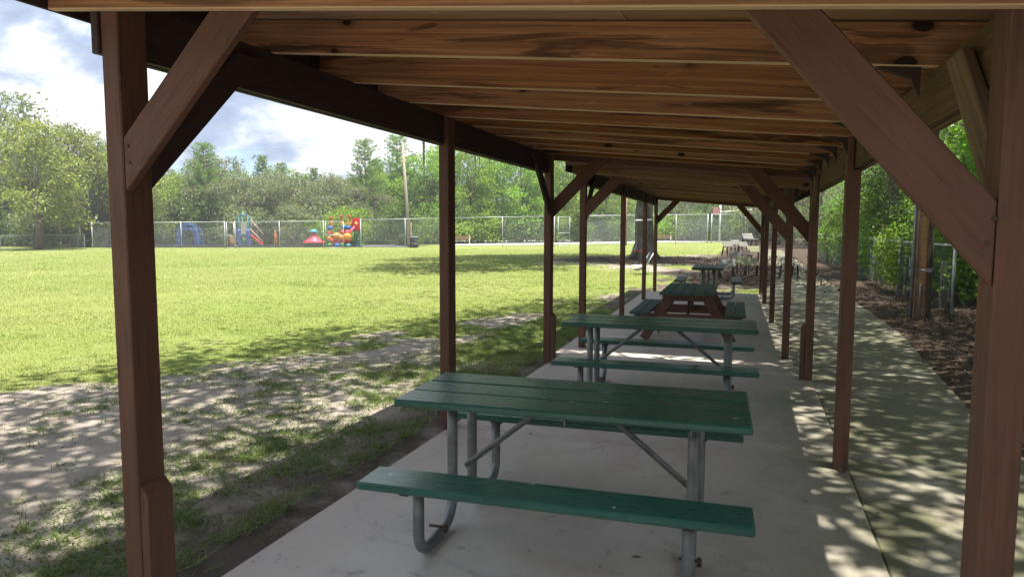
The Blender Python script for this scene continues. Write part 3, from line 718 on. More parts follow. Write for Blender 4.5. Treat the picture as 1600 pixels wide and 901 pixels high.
# ------------------------------------------------------------------ playground
def strip(name, pts, z, h, mat, **k):
    m = MB()
    for a, b in zip(pts, pts[1:]):
        c = (a+b)/2; d = b-a; m.box((c.x, c.y, z+h/2), (d.length, .14, h), math.atan2(d.y, d.x))
    return tag(m.build(name, mat), **k)
pa = [P(150, 387.2)+Vector((.3, .9, 0)), P(360, 387.2)+Vector((0, .9, 0)), P(560, 386.6)+Vector((-.5, 1.2, 0))]
strip('playground_edging', pa, 0, .26, M['blackrub'], label='black plastic edging along the front of the playground surface', cat='edging')
me_p = [pa[0], pa[1], pa[2], at(640, 60), at(660, 74), at(420, 69), at(160, 64)]
bm = bmesh.new(); bm.faces.new([bm.verts.new((p.x, p.y, .05)) for p in me_p]); me = bpy.data.meshes.new('playground_surface'); bm.to_mesh(me); bm.free(); me.materials.append(M['mulch'])
tag(link('playground_surface', me), kind='structure')
strip('playground_edging', [me_p[2]+Vector((1.2, 5.2, 0)), me_p[3]], 0, .25, M['blackrub'], label='short black edging beside the open gravel near the lamp pole', cat='edging')
strip('playground_edging', [me_p[4], me_p[5], me_p[6]], 0, .26, M['blackrub'], label='black plastic edging at the back of the playground surface', cat='edging')
ux = rx; uy = Vector((_fw.x, _fw.y, 0)).normalized()
def P3(o, a, b, c): return o + ux*a + uy*b + Vector((0, 0, c))
Z0 = Vector((0, 0, 0))
def q3(a, b, c): return P3(Z0, a, b, c)
# blue arch climber
ar = empty('arch_climber', P(296, 385.6)+Vector((0, 0, .05)), label='blue arched ladder climber in the playground', cat='climber')
for dy in (-.35, .35):
    for rr in (.62, 1.0):
        pts = [q3(-rr, dy, 0), q3(-rr, dy, .95)]+[q3(-rr*math.cos(t), dy, .95+rr*.98*math.sin(t)) for t in np.linspace(.1, math.pi-.1, 14)]+[q3(rr, dy, .95), q3(rr, dy, 0)]
        MB().tube(pts, .035, 6).build('arch_rail', M['play_blue'], ar)
m = MB()
for z in np.arange(.15, 1.0, .2):
    for s in (-1, 1): m.tube([q3(s*.81, -.35, z), q3(s*.81, .35, z)], .03, 6).tube([q3(s*.6, -.35, z), q3(s*1.0, -.35, z)], .03, 6)
for t in np.linspace(.2, math.pi-.2, 9): m.tube([q3(-.62*math.cos(t), -.35, .95+.6*math.sin(t)), q3(-1.0*math.cos(t), -.35, .95+.98*math.sin(t))], .03, 6)
m.build('rungs', M['play_blue'], ar)
# green swing frame
sw = empty('swing_frame', P(326, 383.6)+Vector((0, 0, .05)), label='thin green arched pipe swing frame behind the slide tower', cat='swing frame')
Lw = (P(408, 383.2)-P(326, 383.6)).length
MB().tube([q3(0, 0, 0), q3(0, 0, 1.8)]+[q3(.35-.35*math.cos(t), 0, 1.8+.35*math.sin(t)) for t in np.linspace(.2, math.pi/2, 6)]+[q3(Lw-.35, 0, 2.15)]+[q3(Lw-.35+.35*math.sin(t), 0, 1.8+.35*math.cos(t)) for t in np.linspace(.2, math.pi/2, 6)]+[q3(Lw, 0, 0)], .045, 6).build('pipe_arch', M['play_green'], sw)
for f in (.3, .45):
    MB().tube([q3(Lw*f, 0, 2.15), q3(Lw*f, 0, .55)], .012, 4).build('chain', M['fence'], sw)
MB().box(q3(Lw*.375, 0, .53), (.7, .2, .05), math.atan2(ux.y, ux.x)).build('seat', M['dark'], sw)
# spring panel
sp = empty('spring_rider', P(363, 385.5)+Vector((0, 0, .05)), label='red and brown spring rider seat behind the narrow gate', cat='spring rider')
MB().box(q3(0, 0, .62), (.38, .12, .62), math.atan2(ux.y, ux.x)).bevel(.04).build('seat_panel', M['orange_rust'], sp)
MB().tube([q3(.1*math.cos(t), .1*math.sin(t), .02+.03*t/2) for t in np.linspace(0, 20, 40)], .025, 6).build('spring', M['play_red'], sp)
MB().tube([q3(-.25, 0, .75), q3(.25, 0, .75)], .025, 6).build('handle', M['play_red'], sp)
# slide tower
tw = empty('slide_tower', P(384, 385)+Vector((0, 0, .05)), label='blue playground tower with beige panel, hoop top and long pink slide rails', cat='slide')
for x in (-.38, .40):
    for y in (-.4, .4): MB().tube([q3(x, y, 0), q3(x, y, 2.6)], .05, 8).build('post', M['play_teal'], tw)
MB().tube([q3(-.38, -.4, 2.5), q3(-.34, -.4, 2.72), q3(.36, -.4, 2.72), q3(.40, -.4, 2.5)], .05, 8).build('hoop', M['play_blue'], tw)
MB().tube([q3(.0, -.4, 0), q3(0, -.4, .9)], .05, 8).build('support_post', M['play_green'], tw)
MB().tube([q3(.0, -.4, 2.1), q3(0, -.4, 3.05)], .045, 8).tube([q3(-.2, -.4, 2.72), q3(.22, -.4, 2.72)], .04, 6).build('finial', M['play_green'], tw)
MB().box(q3(.05, -.45, 1.55), (.55, .05, 1.05), math.atan2(ux.y, ux.x)).bevel(.01).build('panel', M['play_beige'], tw)
MB().box(q3(0, 0, 1.02), (.86, .86, .06), math.atan2(ux.y, ux.x)).build('deck', M['play_teal'], tw)
for x in (-.36, .46):
    m = MB()
    for z in np.arange(.12, 1.45, .2): m.ball(q3(x+.05*math.sin(z*9), -.55, z), (.42, .34, .17), 2)
    m.tube([q3(x, -.5, 0), q3(x, -.5, 1.55)], .045, 8); m.build('pod_climber', M['play_blue'], tw)
for dz, x0 in ((0, .42), (.78, .55)): MB().tube([q3(x0, -.1, 1.55+dz), q3(x0+1.2-.1*dz, -.1, .35+dz*.85)], .04, 8).build('slide_rail', M['play_rail'], tw)
MB().prism([(.4, 1.02), (1.5, .12), (1.5, .06), (.4, .94)], lambda p, q, t: q3(p, t, q), -.05, .4).build('slide_chute', M['play_red'], tw)
# orange post pair
op = empty('spring_post', P(430.5, 385)+Vector((0, 0, .05)), label='pair of thin orange posts with pointed tops in the gravel', cat='post')
for x in (-.08, .10): MB().tube([q3(x, 0, 0), q3(x, 0, .9), q3(x*.2, 0, 1.3)], [.035, .035, .02], 6).build('post', M['play_orange'], op)
MB().ball(q3(0, 0, 1.05), (.16, .1, .8), 2).build('paddle', M['play_orange'], op)
# red umbrella climber
oc = empty('mushroom_climber', at(490, 60)+Vector((0, 0, .05)), label='low red flared climber with a blue cap', cat='climber')
MB().lathe([(.10, 0), (.10, .38)], n=10).build('stem', M['dark'], oc)
MB().lathe([(.26, 1.25), (.32, 1.0), (.42, .78), (.62, .56), (.86, .40), (.86, .32), (.6, .30)], n=14).build('skirt', M['play_pink'], oc)
m = MB()
for k in range(7):
    a = k*2*math.pi/7; m.ball((math.cos(a)*.72, math.sin(a)*.80, .37), (.46, .46, .22), 2)
m.build('lobes', M['play_red'], oc)
MB().lathe([(.02, 1.52), (.25, 1.42), (.44, 1.27), (.40, 1.24)], n=14).build('cap', M['play_sky'], oc)
# composite ball play structure
cp = empty('play_structure', at(532, 58.5)+Vector((0, 0, .05)), label='orange, red and blue ball-shaped play structure with a red tube slide', cat='play structure')
for x, y, h in ((-.75, 0, 2.45), (.14, -.1, 2.6), (.72, .2, 2.6)):
    MB().tube([q3(x, y, 0), q3(x, y, h)], .055, 8).ball(q3(x, y, h), (.24, .24, .2), 2).build('post', M['play_red'], cp)
for x, z, d, mt in ((-.15, .98, .62, 'play_orange'), (.18, .85, .5, 'play_orange'), (.72, .9, .72, 'play_orange'), (-.8, .78, .36, 'play_orange'), (.45, .80, .5, 'play_orange')):
    MB().ball(q3(x, -.7, z), (d, d, d*.9), 3).build('ball', M[mt], cp)
for x, z, d, mt in ((-.55, .58, .42, 'play_pink'), (-.25, .52, .46, 'play_red'), (.1, .5, .5, 'play_red'), (.45, .52, .46, 'play_red'), (.75, .55, .40, 'play_red'), (-.8, 1.2, .34, 'play_red'), (.30, 1.30, .40, 'play_red'), (.72, 1.28, .40, 'play_pink')):
    MB().ball(q3(x, -.65, z), (d, d, d*.85), 2).build('ball', M[mt], cp)
for x, z, d, mt in ((-.1, .2, .6, 'play_blue'), (-.72, .25, .34, 'play_green'), (.35, .28, .36, 'play_green'), (.80, .2, .44, 'play_sky')):
    MB().ball(q3(x, -.8, z), (d, d, d*.6), 2).build('foot', M[mt], cp)
for x, z in ((-.78, 1.62), (.33, 1.68), (.74, 1.65)): MB().ball(q3(x, -.3, z), (.46, .46, .36), 2).build('ball', M['play_blue'], cp)
MB().box(q3(1.32, .2, 1.95), (.72, .5, 1.05), math.atan2(ux.y, ux.x)).bevel(.10, 2).build('tower_panel', M['play_red'], cp)
MB().ball(q3(1.36, -.1, 2.0), (.28, .2, .28), 2).build('porthole', M['play_yellow'], cp)
MB().tube([q3(1.25, -.1, 1.75), q3(.9, -.3, 1.3), q3(.7, -.5, 1.05)], .09, 8).build('chute', M['play_pink'], cp)
for x in (1.15, 1.55): MB().tube([q3(x, .2, 0), q3(x, .2, 1.6)], .045, 8).build('tower_post', M['play_teal'], cp)
m = MB()
for z in np.arange(.15, 1.3, .22): m.tube([q3(1.15, .1, z), q3(1.62, .1, z)], .03, 6).tube([q3(1.4, .1, z), q3(1.75, .5, z-.1)], .03, 6)
m.build('ladder', M['play_teal'], cp)
m = MB()
for x in (-.75, .15, .75): m.tube([q3(x-.25, -.2, 2.05), q3(x+.25, -.2, 2.05)], .03, 6)
m.build('crossbar', M['play_orange'], cp)

# ------------------------------------------------------------------ court, goal frame, benches, basketball goal
cpts = [P(690, 384.0), P(860, 382.4), P(1000, 379.4), P(1160, 377.3), P(1160, 375.2), P(1000, 374.6), P(860, 375.2), P(690, 377)]
bm = bmesh.new(); bm.faces.new([bm.verts.new((p.x, p.y, .03)) for p in cpts]); me = bpy.data.meshes.new('court_pavement'); bm.to_mesh(me); bm.free(); me.materials.append(M['court'])
tag(link('court_pavement', me), kind='structure')
g0 = P(664, 380.5); gf = empty('swing_frame', g0, label='grey pipe swing frame with rusty top bar behind the post-side fence', cat='swing frame')
Lg = 3.6; hg = 2.75
for x in (0, Lg):
    for y in (-.45, .45): MB().tube([q3(x, y*2, 0), q3(x, 0, hg)], .05, 8).build('leg', M['fence'], gf)
MB().tube([q3(-.1, 0, hg), q3(Lg+.1, 0, hg)], .055, 8).build('top_bar', M['orange_rust'], gf)
for x in (1.0, 1.5): MB().tube([q3(x, 0, hg), q3(x, 0, .6)], .012, 4).build('chain', M['fence'], gf)
MB().box(q3(1.25, 0, .58), (.55, .18, .05), math.atan2(ux.y, ux.x)).build('seat', M['dark'], gf)
def court_bench(p, label, L):
    b = empty('court_bench', p, math.atan2(ux.y, ux.x), label=label, cat='bench')
    for z in (.62, .82): board(b, 'back_plank', (0, .12, z), L, .035, .16, M['tan_wood'])
    board(b, 'seat_plank', (0, -.1, .42), L, .30, .04, M['grey_wood'])
    for x in (-L*.42, L*.42): MB().tube([(x, -.2, 0), (x, -.2, .4), (x, .1, .42), (x, .14, .95)], .03, 6).tube([(x, .1, .42), (x, .15, 0)], .03, 6).build('leg', M['white_pipe'], b)
court_bench(P(1034, 379.2), 'brown-backed bench on the court behind the swing tree', 2.6)
court_bench(P(722, 383.4), 'tan plank bench behind the fence, right of the grey swing frame', 1.7)
wp = P(977, 383.4); t = empty('wooden_post', wp, label='tall pale wooden post at the fence beside the swing tree', cat='post')
MB().tube([(0, 0, -.1), (0, 0, 6.2)], [.16, .12], 10).build('post', M['tan_wood'], t)
MB().lathe([(.125, 6.2), (.02, 6.26)], n=10).build('post_cap', M['conduit'], t)
bg0 = P(1124, 378.4); t = empty('basketball_goal', bg0, label='white basketball goal with long arm and orange hoop behind the seats', cat='basketball goal')
MB().tube([q3(0, 0, 0), q3(0, 0, 4.6)], .11, 8).build('pole', M['white_pipe'], t)
MB().tube([q3(0, 0, 3.75), q3(4.6, 0, 4.1)], .09, 8).build('arm', M['white_pipe'], t)
MB().box(q3(-.5, -.2, 3.9), (.95, .05, .9), math.atan2(ux.y, ux.x)).build('backboard', M['play_rail'], t)
MB().tube([q3(-.5+.3*math.cos(a), -.55+.3*math.sin(a), 3.45) for a in np.linspace(0, 2*math.pi, 14)], .03, 6).build('hoop', M['play_orange'], t)

# ------------------------------------------------------------------ swing and lawn chair by the big tree
sx0 = P(1002, 412); 
t = empty('tree_swing', Vector((sx0.x, sx0.y, 0)), label='rope swing with white spreader bar and small red seat hanging before the big trunk', cat='swing')
D_ = (sx0).dot(uy); k_ = D_/CF
MB().tube([q3(-13*k_, 0, 2.06), q3(15*k_, 0, 2.10)], .045, 8).build('spreader_bar', M['white_pipe'], t)
for x in (-8, 7):
    m = MB(); n = 46
    for i in range(n):
        z = .62+(2.05-.62)*i/n; m.tube([q3(x*k_, 0, z), q3(x*k_+(.012 if i % 2 else -.012), .012 if i % 2 else 0, z+.03)], .012, 4)
    m.build('chain', M['galv'], t)
    MB().tube([q3(x*k_, 0, 2.08), q3(x*k_*.8, .3, 6.5)], .012, 5).build('rope', M['grey_wood'], t)
MB().box(q3(-.5*k_, 0, .60), (17*k_, .2, .05), math.atan2(ux.y, ux.x)).build('seat', M['play_red'], t)
lc = P(1000, 428); t = empty('lawn_chair', Vector((lc.x, lc.y, 0)), math.atan2(ux.y, ux.x)+.1, label='low lawn chair with bent white pipe legs and dark sling', cat='chair')
for y in (-.25, .25):
    MB().tube([(-.30, y, 0), (-.29, y, .24), (-.22, y, .31), (.28, y, .31), (.24, y, 0)], .016, 8).build('leg', M['white_pipe'], t)
    MB().tube([(.16, y, .31), (.42, y, .78)], .016, 8).build('back_rail', M['white_pipe'], t)
MB().prism([(-.2, .10), (.18, .19), (.18, .21), (-.2, .12)], lambda p, q, s: Vector((p, s, q+.04)), -.24, .24).build('seat', M['dark'], t)
MB().prism([(.24, .44), (.42, .80), (.445, .79), (.265, .43)], lambda p, q, s: Vector((p, s, q)), -.24, .24).build('backrest', M['dark'], t)

# ------------------------------------------------------------------ weathered seats outside
def plank_seat(px, py, rz, mat, sc, label, z=.62):
    p = gnd(px, py, z*sc*.75); 
    s = empty('plank_seat', (p.x, p.y, 0), rz, label=label, cat='seat', group='weathered plank seats standing beyond the shelters'); s.scale = (sc, sc, sc)
    for i in range(2): plank(s, 'back_plank', (-.26, .10+i*.08, .50+i*.12), (.26, .10+i*.08, .50+i*.12), .03, .13, mat, (0, .5, .87))
    for i in range(2): plank(s, 'seat_plank', (-.28, -.20+i*.17, .42), (.28, -.20+i*.17, .42), .16, .035, mat)
    for x in (-.22, .22):
        plank(s, 'leg', (x, -.22, .0), (x, -.18, .40), .05, .06, M['dbrown'], (0, 1, 0)); plank(s, 'leg', (x, .26, .0), (x, .10, .46), .05, .06, M['dbrown'], (0, 1, 0))
    return s
SE = [(1135, 414, -.15, 'grey_wood', 1.0, 'pale grey plank seat just beside the end-on green table top'),
      (1150, 400, -.1, 'grey_wood', 1.0, 'grey-green plank seat standing before the row of whitish seats'),
      (1161, 409, -.1, 'moss_wood', .95, 'mossy yellow-green plank seat in front of a darker one'),
      (1177, 392, -.05, 'moss_wood', 1.15, 'mossy plank seat next to the slim shelter post'),
      (1139, 384, .5, 'grey_wood', 1.3, 'whitish plank seat at the lawn edge with dark bench below'),
      (1151, 381, .5, 'grey_wood', 1.3, 'whitish plank seat, middle one of the slanted row'),
      (1163, 384, .4, 'grey_wood', 1.2, 'whitish plank seat before the fence corner post'),
      (1171, 372, .5, 'grey_wood', 1.9, 'pale plank seat at the far end of the slanted row'),
      (1165, 397, .2, 'dbrown', 1.0, 'dark brown plank seat between two mossy ones'),
      (1174, 412, .0, 'moss_wood', .9, 'mossy plank seat half behind the slim shelter post'),
      (1233, 412, .3, 'grey_wood', 1.0, 'pale plank seat seen between the right-hand posts')]
for a in SE: plank_seat(a[0], a[1], CYAW*.3+a[2], M[a[3]], a[4], a[5])

# ------------------------------------------------------------------ vegetation
def tree_proto(name, seed, lobes, ncl, mleaf, lsize, sig, leafmat, barkmat, trunk, label, cat='tree', moss=0, up=.6, limbs=True, tr=(.30, .12)):
    """lobes: (x,y,z,rx,ry,rz); ncl clusters over all lobes, mleaf leaves each"""
    rng = np.random.default_rng(seed); t = empty(name, (0, 0, 0), label=label, cat=cat)
    vol = np.array([l[3]*l[4]+l[4]*l[5]+l[3]*l[5] for l in lobes]); cnt = np.maximum(3, (vol/vol.sum()*ncl).astype(int))
    C = []; 
    for l, n in zip(lobes, cnt):
        d = unit(rng.normal(size=(n, 3))+np.array([0, 0, .25])); r = rng.uniform(.45, 1.08, (n, 1))**.7
        C.append(np.array(l[:3])+d*r*np.array(l[3:]))
    C = np.concatenate(C); s = rng.uniform(.6, 1.35, (len(C), 1))*sig
    Pn = (C[:, None, :]+rng.normal(size=(len(C), mleaf, 3))*s[:, None, :]*np.array([1, 1, .62])).reshape(-1, 3)
    Pn = Pn[Pn[:, 2] > .05]
    V, F = leaf_cards(Pn, np.full(len(Pn), lsize), rng, up)
    m = MB(); pts = [Vector(p) for p in trunk]; n = len(pts)
    m.tube(pts, [tr[0]+(tr[1]-tr[0])*i/(n-1) for i in range(n)], 9)
    if limbs:
        for l in lobes:
            c = Vector(l[:3]); k = min(range(n), key=lambda i: abs(pts[i].z-c.z*.62)); a = pts[k]
            mid = a.lerp(c, .5)+Vector((rng.normal()*.2, rng.normal()*.2, .25))
            m.tube([a, mid, c, c+Vector((rng.normal()*l[3]*.4, rng.normal()*l[4]*.4, l[5]*.6))], [tr[1]*.75, tr[1]*.5, tr[1]*.28, .02], 6)
            for j in range(3):
                e = c+Vector((rng.normal()*l[3]*.55, rng.normal()*l[4]*.55, rng.normal()*l[5]*.5)); m.tube([mid.lerp(c, .5), e], [tr[1]*.22, .015], 4)
    m.build('trunk', barkmat, t)
    link('crown', np_mesh('crown', V, F, leafmat), t)
    if moss:
        i = rng.choice(len(C), moss); A = C[i]+np.array([0, 0, -.3]); L = rng.uniform(.7, 2.2 if name != 'large_oak' else 4.6, moss); k = 5
        base = np.repeat(A, k, 0)+rng.normal(size=(moss*k, 3))*np.array([.14, .14, .1]); LL = np.repeat(L, k)*rng.uniform(.4, 1, moss*k)
        w = rng.uniform(.018, .05, moss*k); an = rng.uniform(0, 6.28, moss*k); dx = np.stack([np.cos(an)*w, np.sin(an)*w, 0*w], 1)
        tip = base+np.stack([rng.normal(size=moss*k)*.08, rng.normal(size=moss*k)*.08, -LL], 1)
        tip[:, 2] = np.maximum(tip[:, 2], .6)
        V = np.stack([base-dx, base+dx, (base+tip)/2+dx*.9, tip, (base+tip)/2-dx*.8], 1).reshape(-1, 3); F = np.arange(len(V)).reshape(-1, 5)
        tag(link('hanging_moss', np_mesh('hanging_moss', V, F, M['moss']), t), kind='stuff')
    return t
def rlobes(seed, n, R, z0, z1, r0, r1, flat=.7):
    rng = np.random.default_rng(seed); out = []
    for i in range(n):
        f = (i+.5)/n; z = z0+(z1-z0)*f; prof = math.sin(math.pi*min(1, .18+.75*f))**.8
        a = i*2.4+rng.uniform(-.5, .5); rad = R*prof*rng.uniform(.35, 1.0); r = rng.uniform(r0, r1)*(1.05-.35*f)
        out.append((math.cos(a)*rad, math.sin(a)*rad, z, r, r, r*flat))
    return out
oakA = tree_proto('live_oak', 1, rlobes(1, 15, 4.2, 2.2, 9.4, 1.5, 2.4), 420, 26, .27, .42, M['l_oak'], M['bark'], [(0, 0, -.2), (.15, 0, 1.6), (-.1, .2, 3.4), (.3, .1, 5.6), (.1, 0, 7.6)], 'x', moss=90)
oakB = tree_proto('live_oak', 2, rlobes(22, 13, 4.8, 1.6, 8.4, 1.4, 2.3), 400, 26, .27, .42, M['l_oak'], M['bark'], [(0, 0, -.2), (-.2, .1, 1.5), (.2, 0, 3.2), (0, .3, 5.0), (.3, 0, 6.8)], 'x', moss=60)
brA = tree_proto('broadleaf_tree', 3, rlobes(33, 14, 3.4, 2.0, 9.6, 1.2, 2.0, .8), 380, 26, .27, .42, M['l_bright'], M['bark'], [(0, 0, -.2), (.1, .1, 2), (-.1, 0, 4.5), (.1, 0, 7.5)], 'x', tr=(.22, .08))
brB = tree_proto('broadleaf_tree', 4, rlobes(44, 13, 3.8, 1.3, 9.8, 1.3, 2.1, .9), 400, 26, .27, .42, M['l_bright'], M['bark'], [(0, 0, -.2), (-.1, .1, 2), (.15, 0, 4.5), (.0, .1, 7.5)], 'x', tr=(.22, .08), moss=25)
liA = tree_proto('lime_tree', 5, rlobes(55, 15, 3.3, 2.4, 9.2, 1.1, 1.9, .75), 360, 24, .28, .40, M['l_lime'], M['bark'], [(0, 0, -.2), (.15, .1, 2), (-.05, 0, 4.0), (.2, 0, 7.0)], 'x', tr=(.34, .10), moss=30)
shA = tree_proto('understorey_shrub', 6, rlobes(66, 9, 1.9, .5, 2.9, .8, 1.2), 200, 24, .22, .34, M['l_dark'], M['bark'], [(0, 0, -.1), (.05, 0, .8), (0, .1, 2.0)], 'x', 'shrub', tr=(.07, .03))
shB = tree_proto('understorey_shrub', 7, rlobes(77, 9, 2.2, .4, 2.4, .8, 1.3), 210, 24, .22, .34, M['l_bright'], M['bark'], [(0, 0, -.1), (.05, 0, .7), (0, .1, 1.6)], 'x', 'shrub', tr=(.07, .03))
shC = tree_proto('understorey_shrub', 70, rlobes(79, 9, 2.0, .4, 3.2, .8, 1.25), 210, 24, .22, .34, M['l_oak'], M['bark'], [(0, 0, -.1), (.05, 0, .7), (0, .1, 2.2)], 'x', 'shrub', tr=(.07, .03))
def pine_proto(seed, H, cone):
    rng = np.random.default_rng(seed); t = empty('pine_tree', (0, 0, 0), label='x', cat='tree')
    m = MB(); m.tube([(0, 0, -.2), (.05, 0, H*.4), (0, .06, H*.75), (0, 0, H)], [.16, .12, .07, .015], 8); tips = []
    z = H*.30
    while z < H*.985:
        f = (z-H*.30)/(H*.7); L = cone*(1-f)**.5*rng.uniform(.65, 1.15)+.28; n = rng.integers(4, 7); a0 = rng.uniform(0, 6.28)
        for k in range(n):
            a = a0+k*6.283/n+rng.normal()*.2; l = L*rng.uniform(.6, 1.1); e = Vector((math.cos(a)*l, math.sin(a)*l, z+l*.38)); s = Vector((0, 0, z)); mid = s.lerp(e, .55)+Vector((0, 0, -.06*l))
            m.tube([s, mid, e], [.03, .02, .008], 4)
            for u in np.linspace(.35, 1, max(3, int(l*5))): 
                p = s.lerp(mid, u/.55) if u < .55 else mid.lerp(e, (u-.55)/.45); tips.append((p.x+rng.normal()*.09, p.y+rng.normal()*.09, p.z+rng.normal()*.05))
        z += rng.uniform(.26, .42)
    m.build('trunk', M['pbark'], t)
    T = np.array(tips); k = 26; B = np.repeat(T, k, 0); d = unit(rng.normal(size=B.shape)+np.array([0, 0, .7]))*rng.uniform(.2, .44, (len(B), 1)); w = unit(np.cross(d, rng.normal(size=B.shape)))*.016
    V = np.stack([B-w, B+w, B+d], 1).reshape(-1, 3); F = np.arange(len(V)).reshape(-1, 3)
    link('crown', np_mesh('crown', V, F, M['l_pine']), t); return t
piA = pine_proto(8, 10.5, 2.1); piB = pine_proto(9, 9.0, 1.5)
used = set(); BSIZE = {}
def plant(proto, px, D, sc, label, group, rz=None, sz=None, pos=None):
    o = proto if proto.name not in used else copy_tree(proto)
    used.add(proto.name)
    p = at(px, D) if pos is None else Vector(pos)
    o.location = p; o.rotation_euler = (0, 0, random.uniform(0, 6.28) if rz is None else rz); o.scale = (sc, sc, sc*(sz or 1))
    o['label'] = label
    if group: o['group'] = group
    elif 'group' in o: del o['group']
    return o
GW = 'trees of the wood behind the playground'; GL = 'trees at the wood edge beside the low fence'; GC = 'trees of the wood behind the court'
# left wood edge (px, metres ahead, scale)
plant(liA, 58, 51.2, .98, 'yellow-green tree with bare lower trunk standing at the low fence', None, .4)
plant(oakA, -30, 62, 1.42, 'tall grey-green live oak with hanging moss behind the yellow-green trees', None)
for px, D, sc, pr in ((120, 57, 1.02, liA), (165, 60, .92, liA), (205, 58, .85, liA), (-110, 58, 1.1, liA)):
    plant(pr, px, D, sc, 'yellow-green tree of the clump behind the low fence', GL)
for px, D, sc, pr in ((30, 66, 1.05, oakB), (100, 68, .95, oakB), (-120, 66, 1.3, oakA), (-190, 60, 1.2, oakB)):
    plant(pr, px, D, sc, 'grey-green live oak filling in behind the yellow-green clump', GL)
# behind the playground
for px, D, sc, pr in ((240, 68, .84, oakA), (285, 66, .80, oakB), (335, 70, .86, oakA), (385, 67, .82, oakB), (425, 70, .80, oakA), (470, 68, .79, oakB), (515, 71, .78, oakA), (560, 69, .70, oakB), (545, 76, .78, oakB)):
    plant(pr, px, D, sc, 'grey-green live oak '+{240: 'partly behind the braced corner post, near the arch climber', 285: 'right behind the blue arch climber', 335: 'behind the green swing frame', 385: 'right behind the slide tower', 425: 'behind the pair of orange posts', 470: 'behind the red flared climber, slide tower side', 515: 'behind the ball-shaped play structure', 560: 'behind the red tower panel', 545: 'deep behind the ball-shaped play structure'}[px], GW, sz=random.uniform(.9, 1.05))
plant(brB, 262, 64, .62, 'small bright green tree beside the blue arch climber', None)
for px, D, sc, pr in ((600, 74, .78, brA), (630, 78, .85, brB), (665, 76, .98, brA), (700, 79, 1.03, brB), (735, 78, 1.05, brA), (775, 82, 1.12, brB), (815, 80, 1.08, brA), (855, 84, 1.12, brB), (900, 86, 1.15, brA), (945, 90, 1.15, brB)):
    plant(pr, px, D, sc, 'bright green broadleaf tree '+{600: 'between the full pine and the light pole', 630: 'directly behind the light pole', 665: 'behind the grey swing frame legs', 700: 'half hidden by the slim middle shelter post', 735: 'behind the tan plank bench', 775: 'in the open stretch behind the long fence', 815: 'behind the court-side end of the long fence', 855: 'behind the braced padded corner post', 900: 'behind the court gate', 945: 'beside the tall pale wooden post'}[px], 'bright trees behind the long fence')
for px, D, sc, pr, lb in ((322, 66, .92, piA, 'bright pine poking above the oaks beyond the blue arch climber'), (412, 72, 1.0, piB, 'slim pine spire above the oaks beyond the slide tower'),
                          (572, 70, 1.0, piA, 'full pine beyond the red tower panel'), (590, 74, .98, piB, 'narrow pine between the full pine and the light pole'), (622, 76, 1.12, piA, 'pine directly beside the light pole'),
                          (440, 75, .95, piB, 'thin pine behind the live oaks above the orange posts'), (492, 78, .92, piB, 'small pine tip behind the red flared climber')):
    plant(pr, px, D, sc, lb, None)
# behind the court
for px, D, sc, pr in ((985, 100, 1.2, oakA), (1030, 104, 1.15, oakB), (1075, 101, 1.2, oakA), (1120, 104, 1.2, oakB), (1165, 100, 1.15, oakA), (1205, 92, 1.1, oakB)):
    plant(pr, px, D, sc, 'tall live oak behind the court fence, '+{985: 'past the tall wooden post', 1030: 'past the brown-backed bench', 1075: 'past the bare court stretch', 1120: 'past the basketball goal', 1165: 'past the fence corner', 1205: 'past the sidewalk side of the fence corner'}[px], GC)
for i, px in enumerate(range(-160, 640, 27)):
    plant((shC, shA, shB, shC)[i % 4], px, 61+3*math.sin(i*2.1)+(6 if px > 200 else 0), random.uniform(.9, 1.35), ('grey-green', 'dark green', 'bright green', 'grey-green')[i % 4]+' shrub of the undergrowth line '+('behind the low fence' if px < 160 else 'behind the playground'), 'undergrowth shrubs along the wood')
for i, px in enumerate(range(640, 990, 26)):
    plant((shB, shA)[i % 2], px, 70+1.6*(i)+random.uniform(-1, 1), random.uniform(1.0, 1.4), ('bright green', 'dark green')[i % 2]+' shrub along the long fence', 'bright undergrowth along the long fence')
for i, px in enumerate(range(985, 1215, 20)):
    plant((shA, shC, shB)[i % 3], px, 97+random.uniform(-3, 2), random.uniform(1.3, 1.8), ('dark green', 'grey-green', 'bright green')[i % 3]+' shrub behind the court fence', 'undergrowth behind the court')
# second rank of trees behind, closing the view
for i, px in enumerate(range(-220, 1240, 46)):
    D = 86 if px < 560 else (100 if px < 900 else 118)
    plant((oakA, brA, oakB, brB)[i % 4], px+random.uniform(-12, 12), D+random.uniform(-3, 5), random.uniform(.78, .92)*(D/86)*(1.0 if px > 200 else 1.15), 'tree of the back rank, seen through gaps in the wood', 'back rank of the wood')

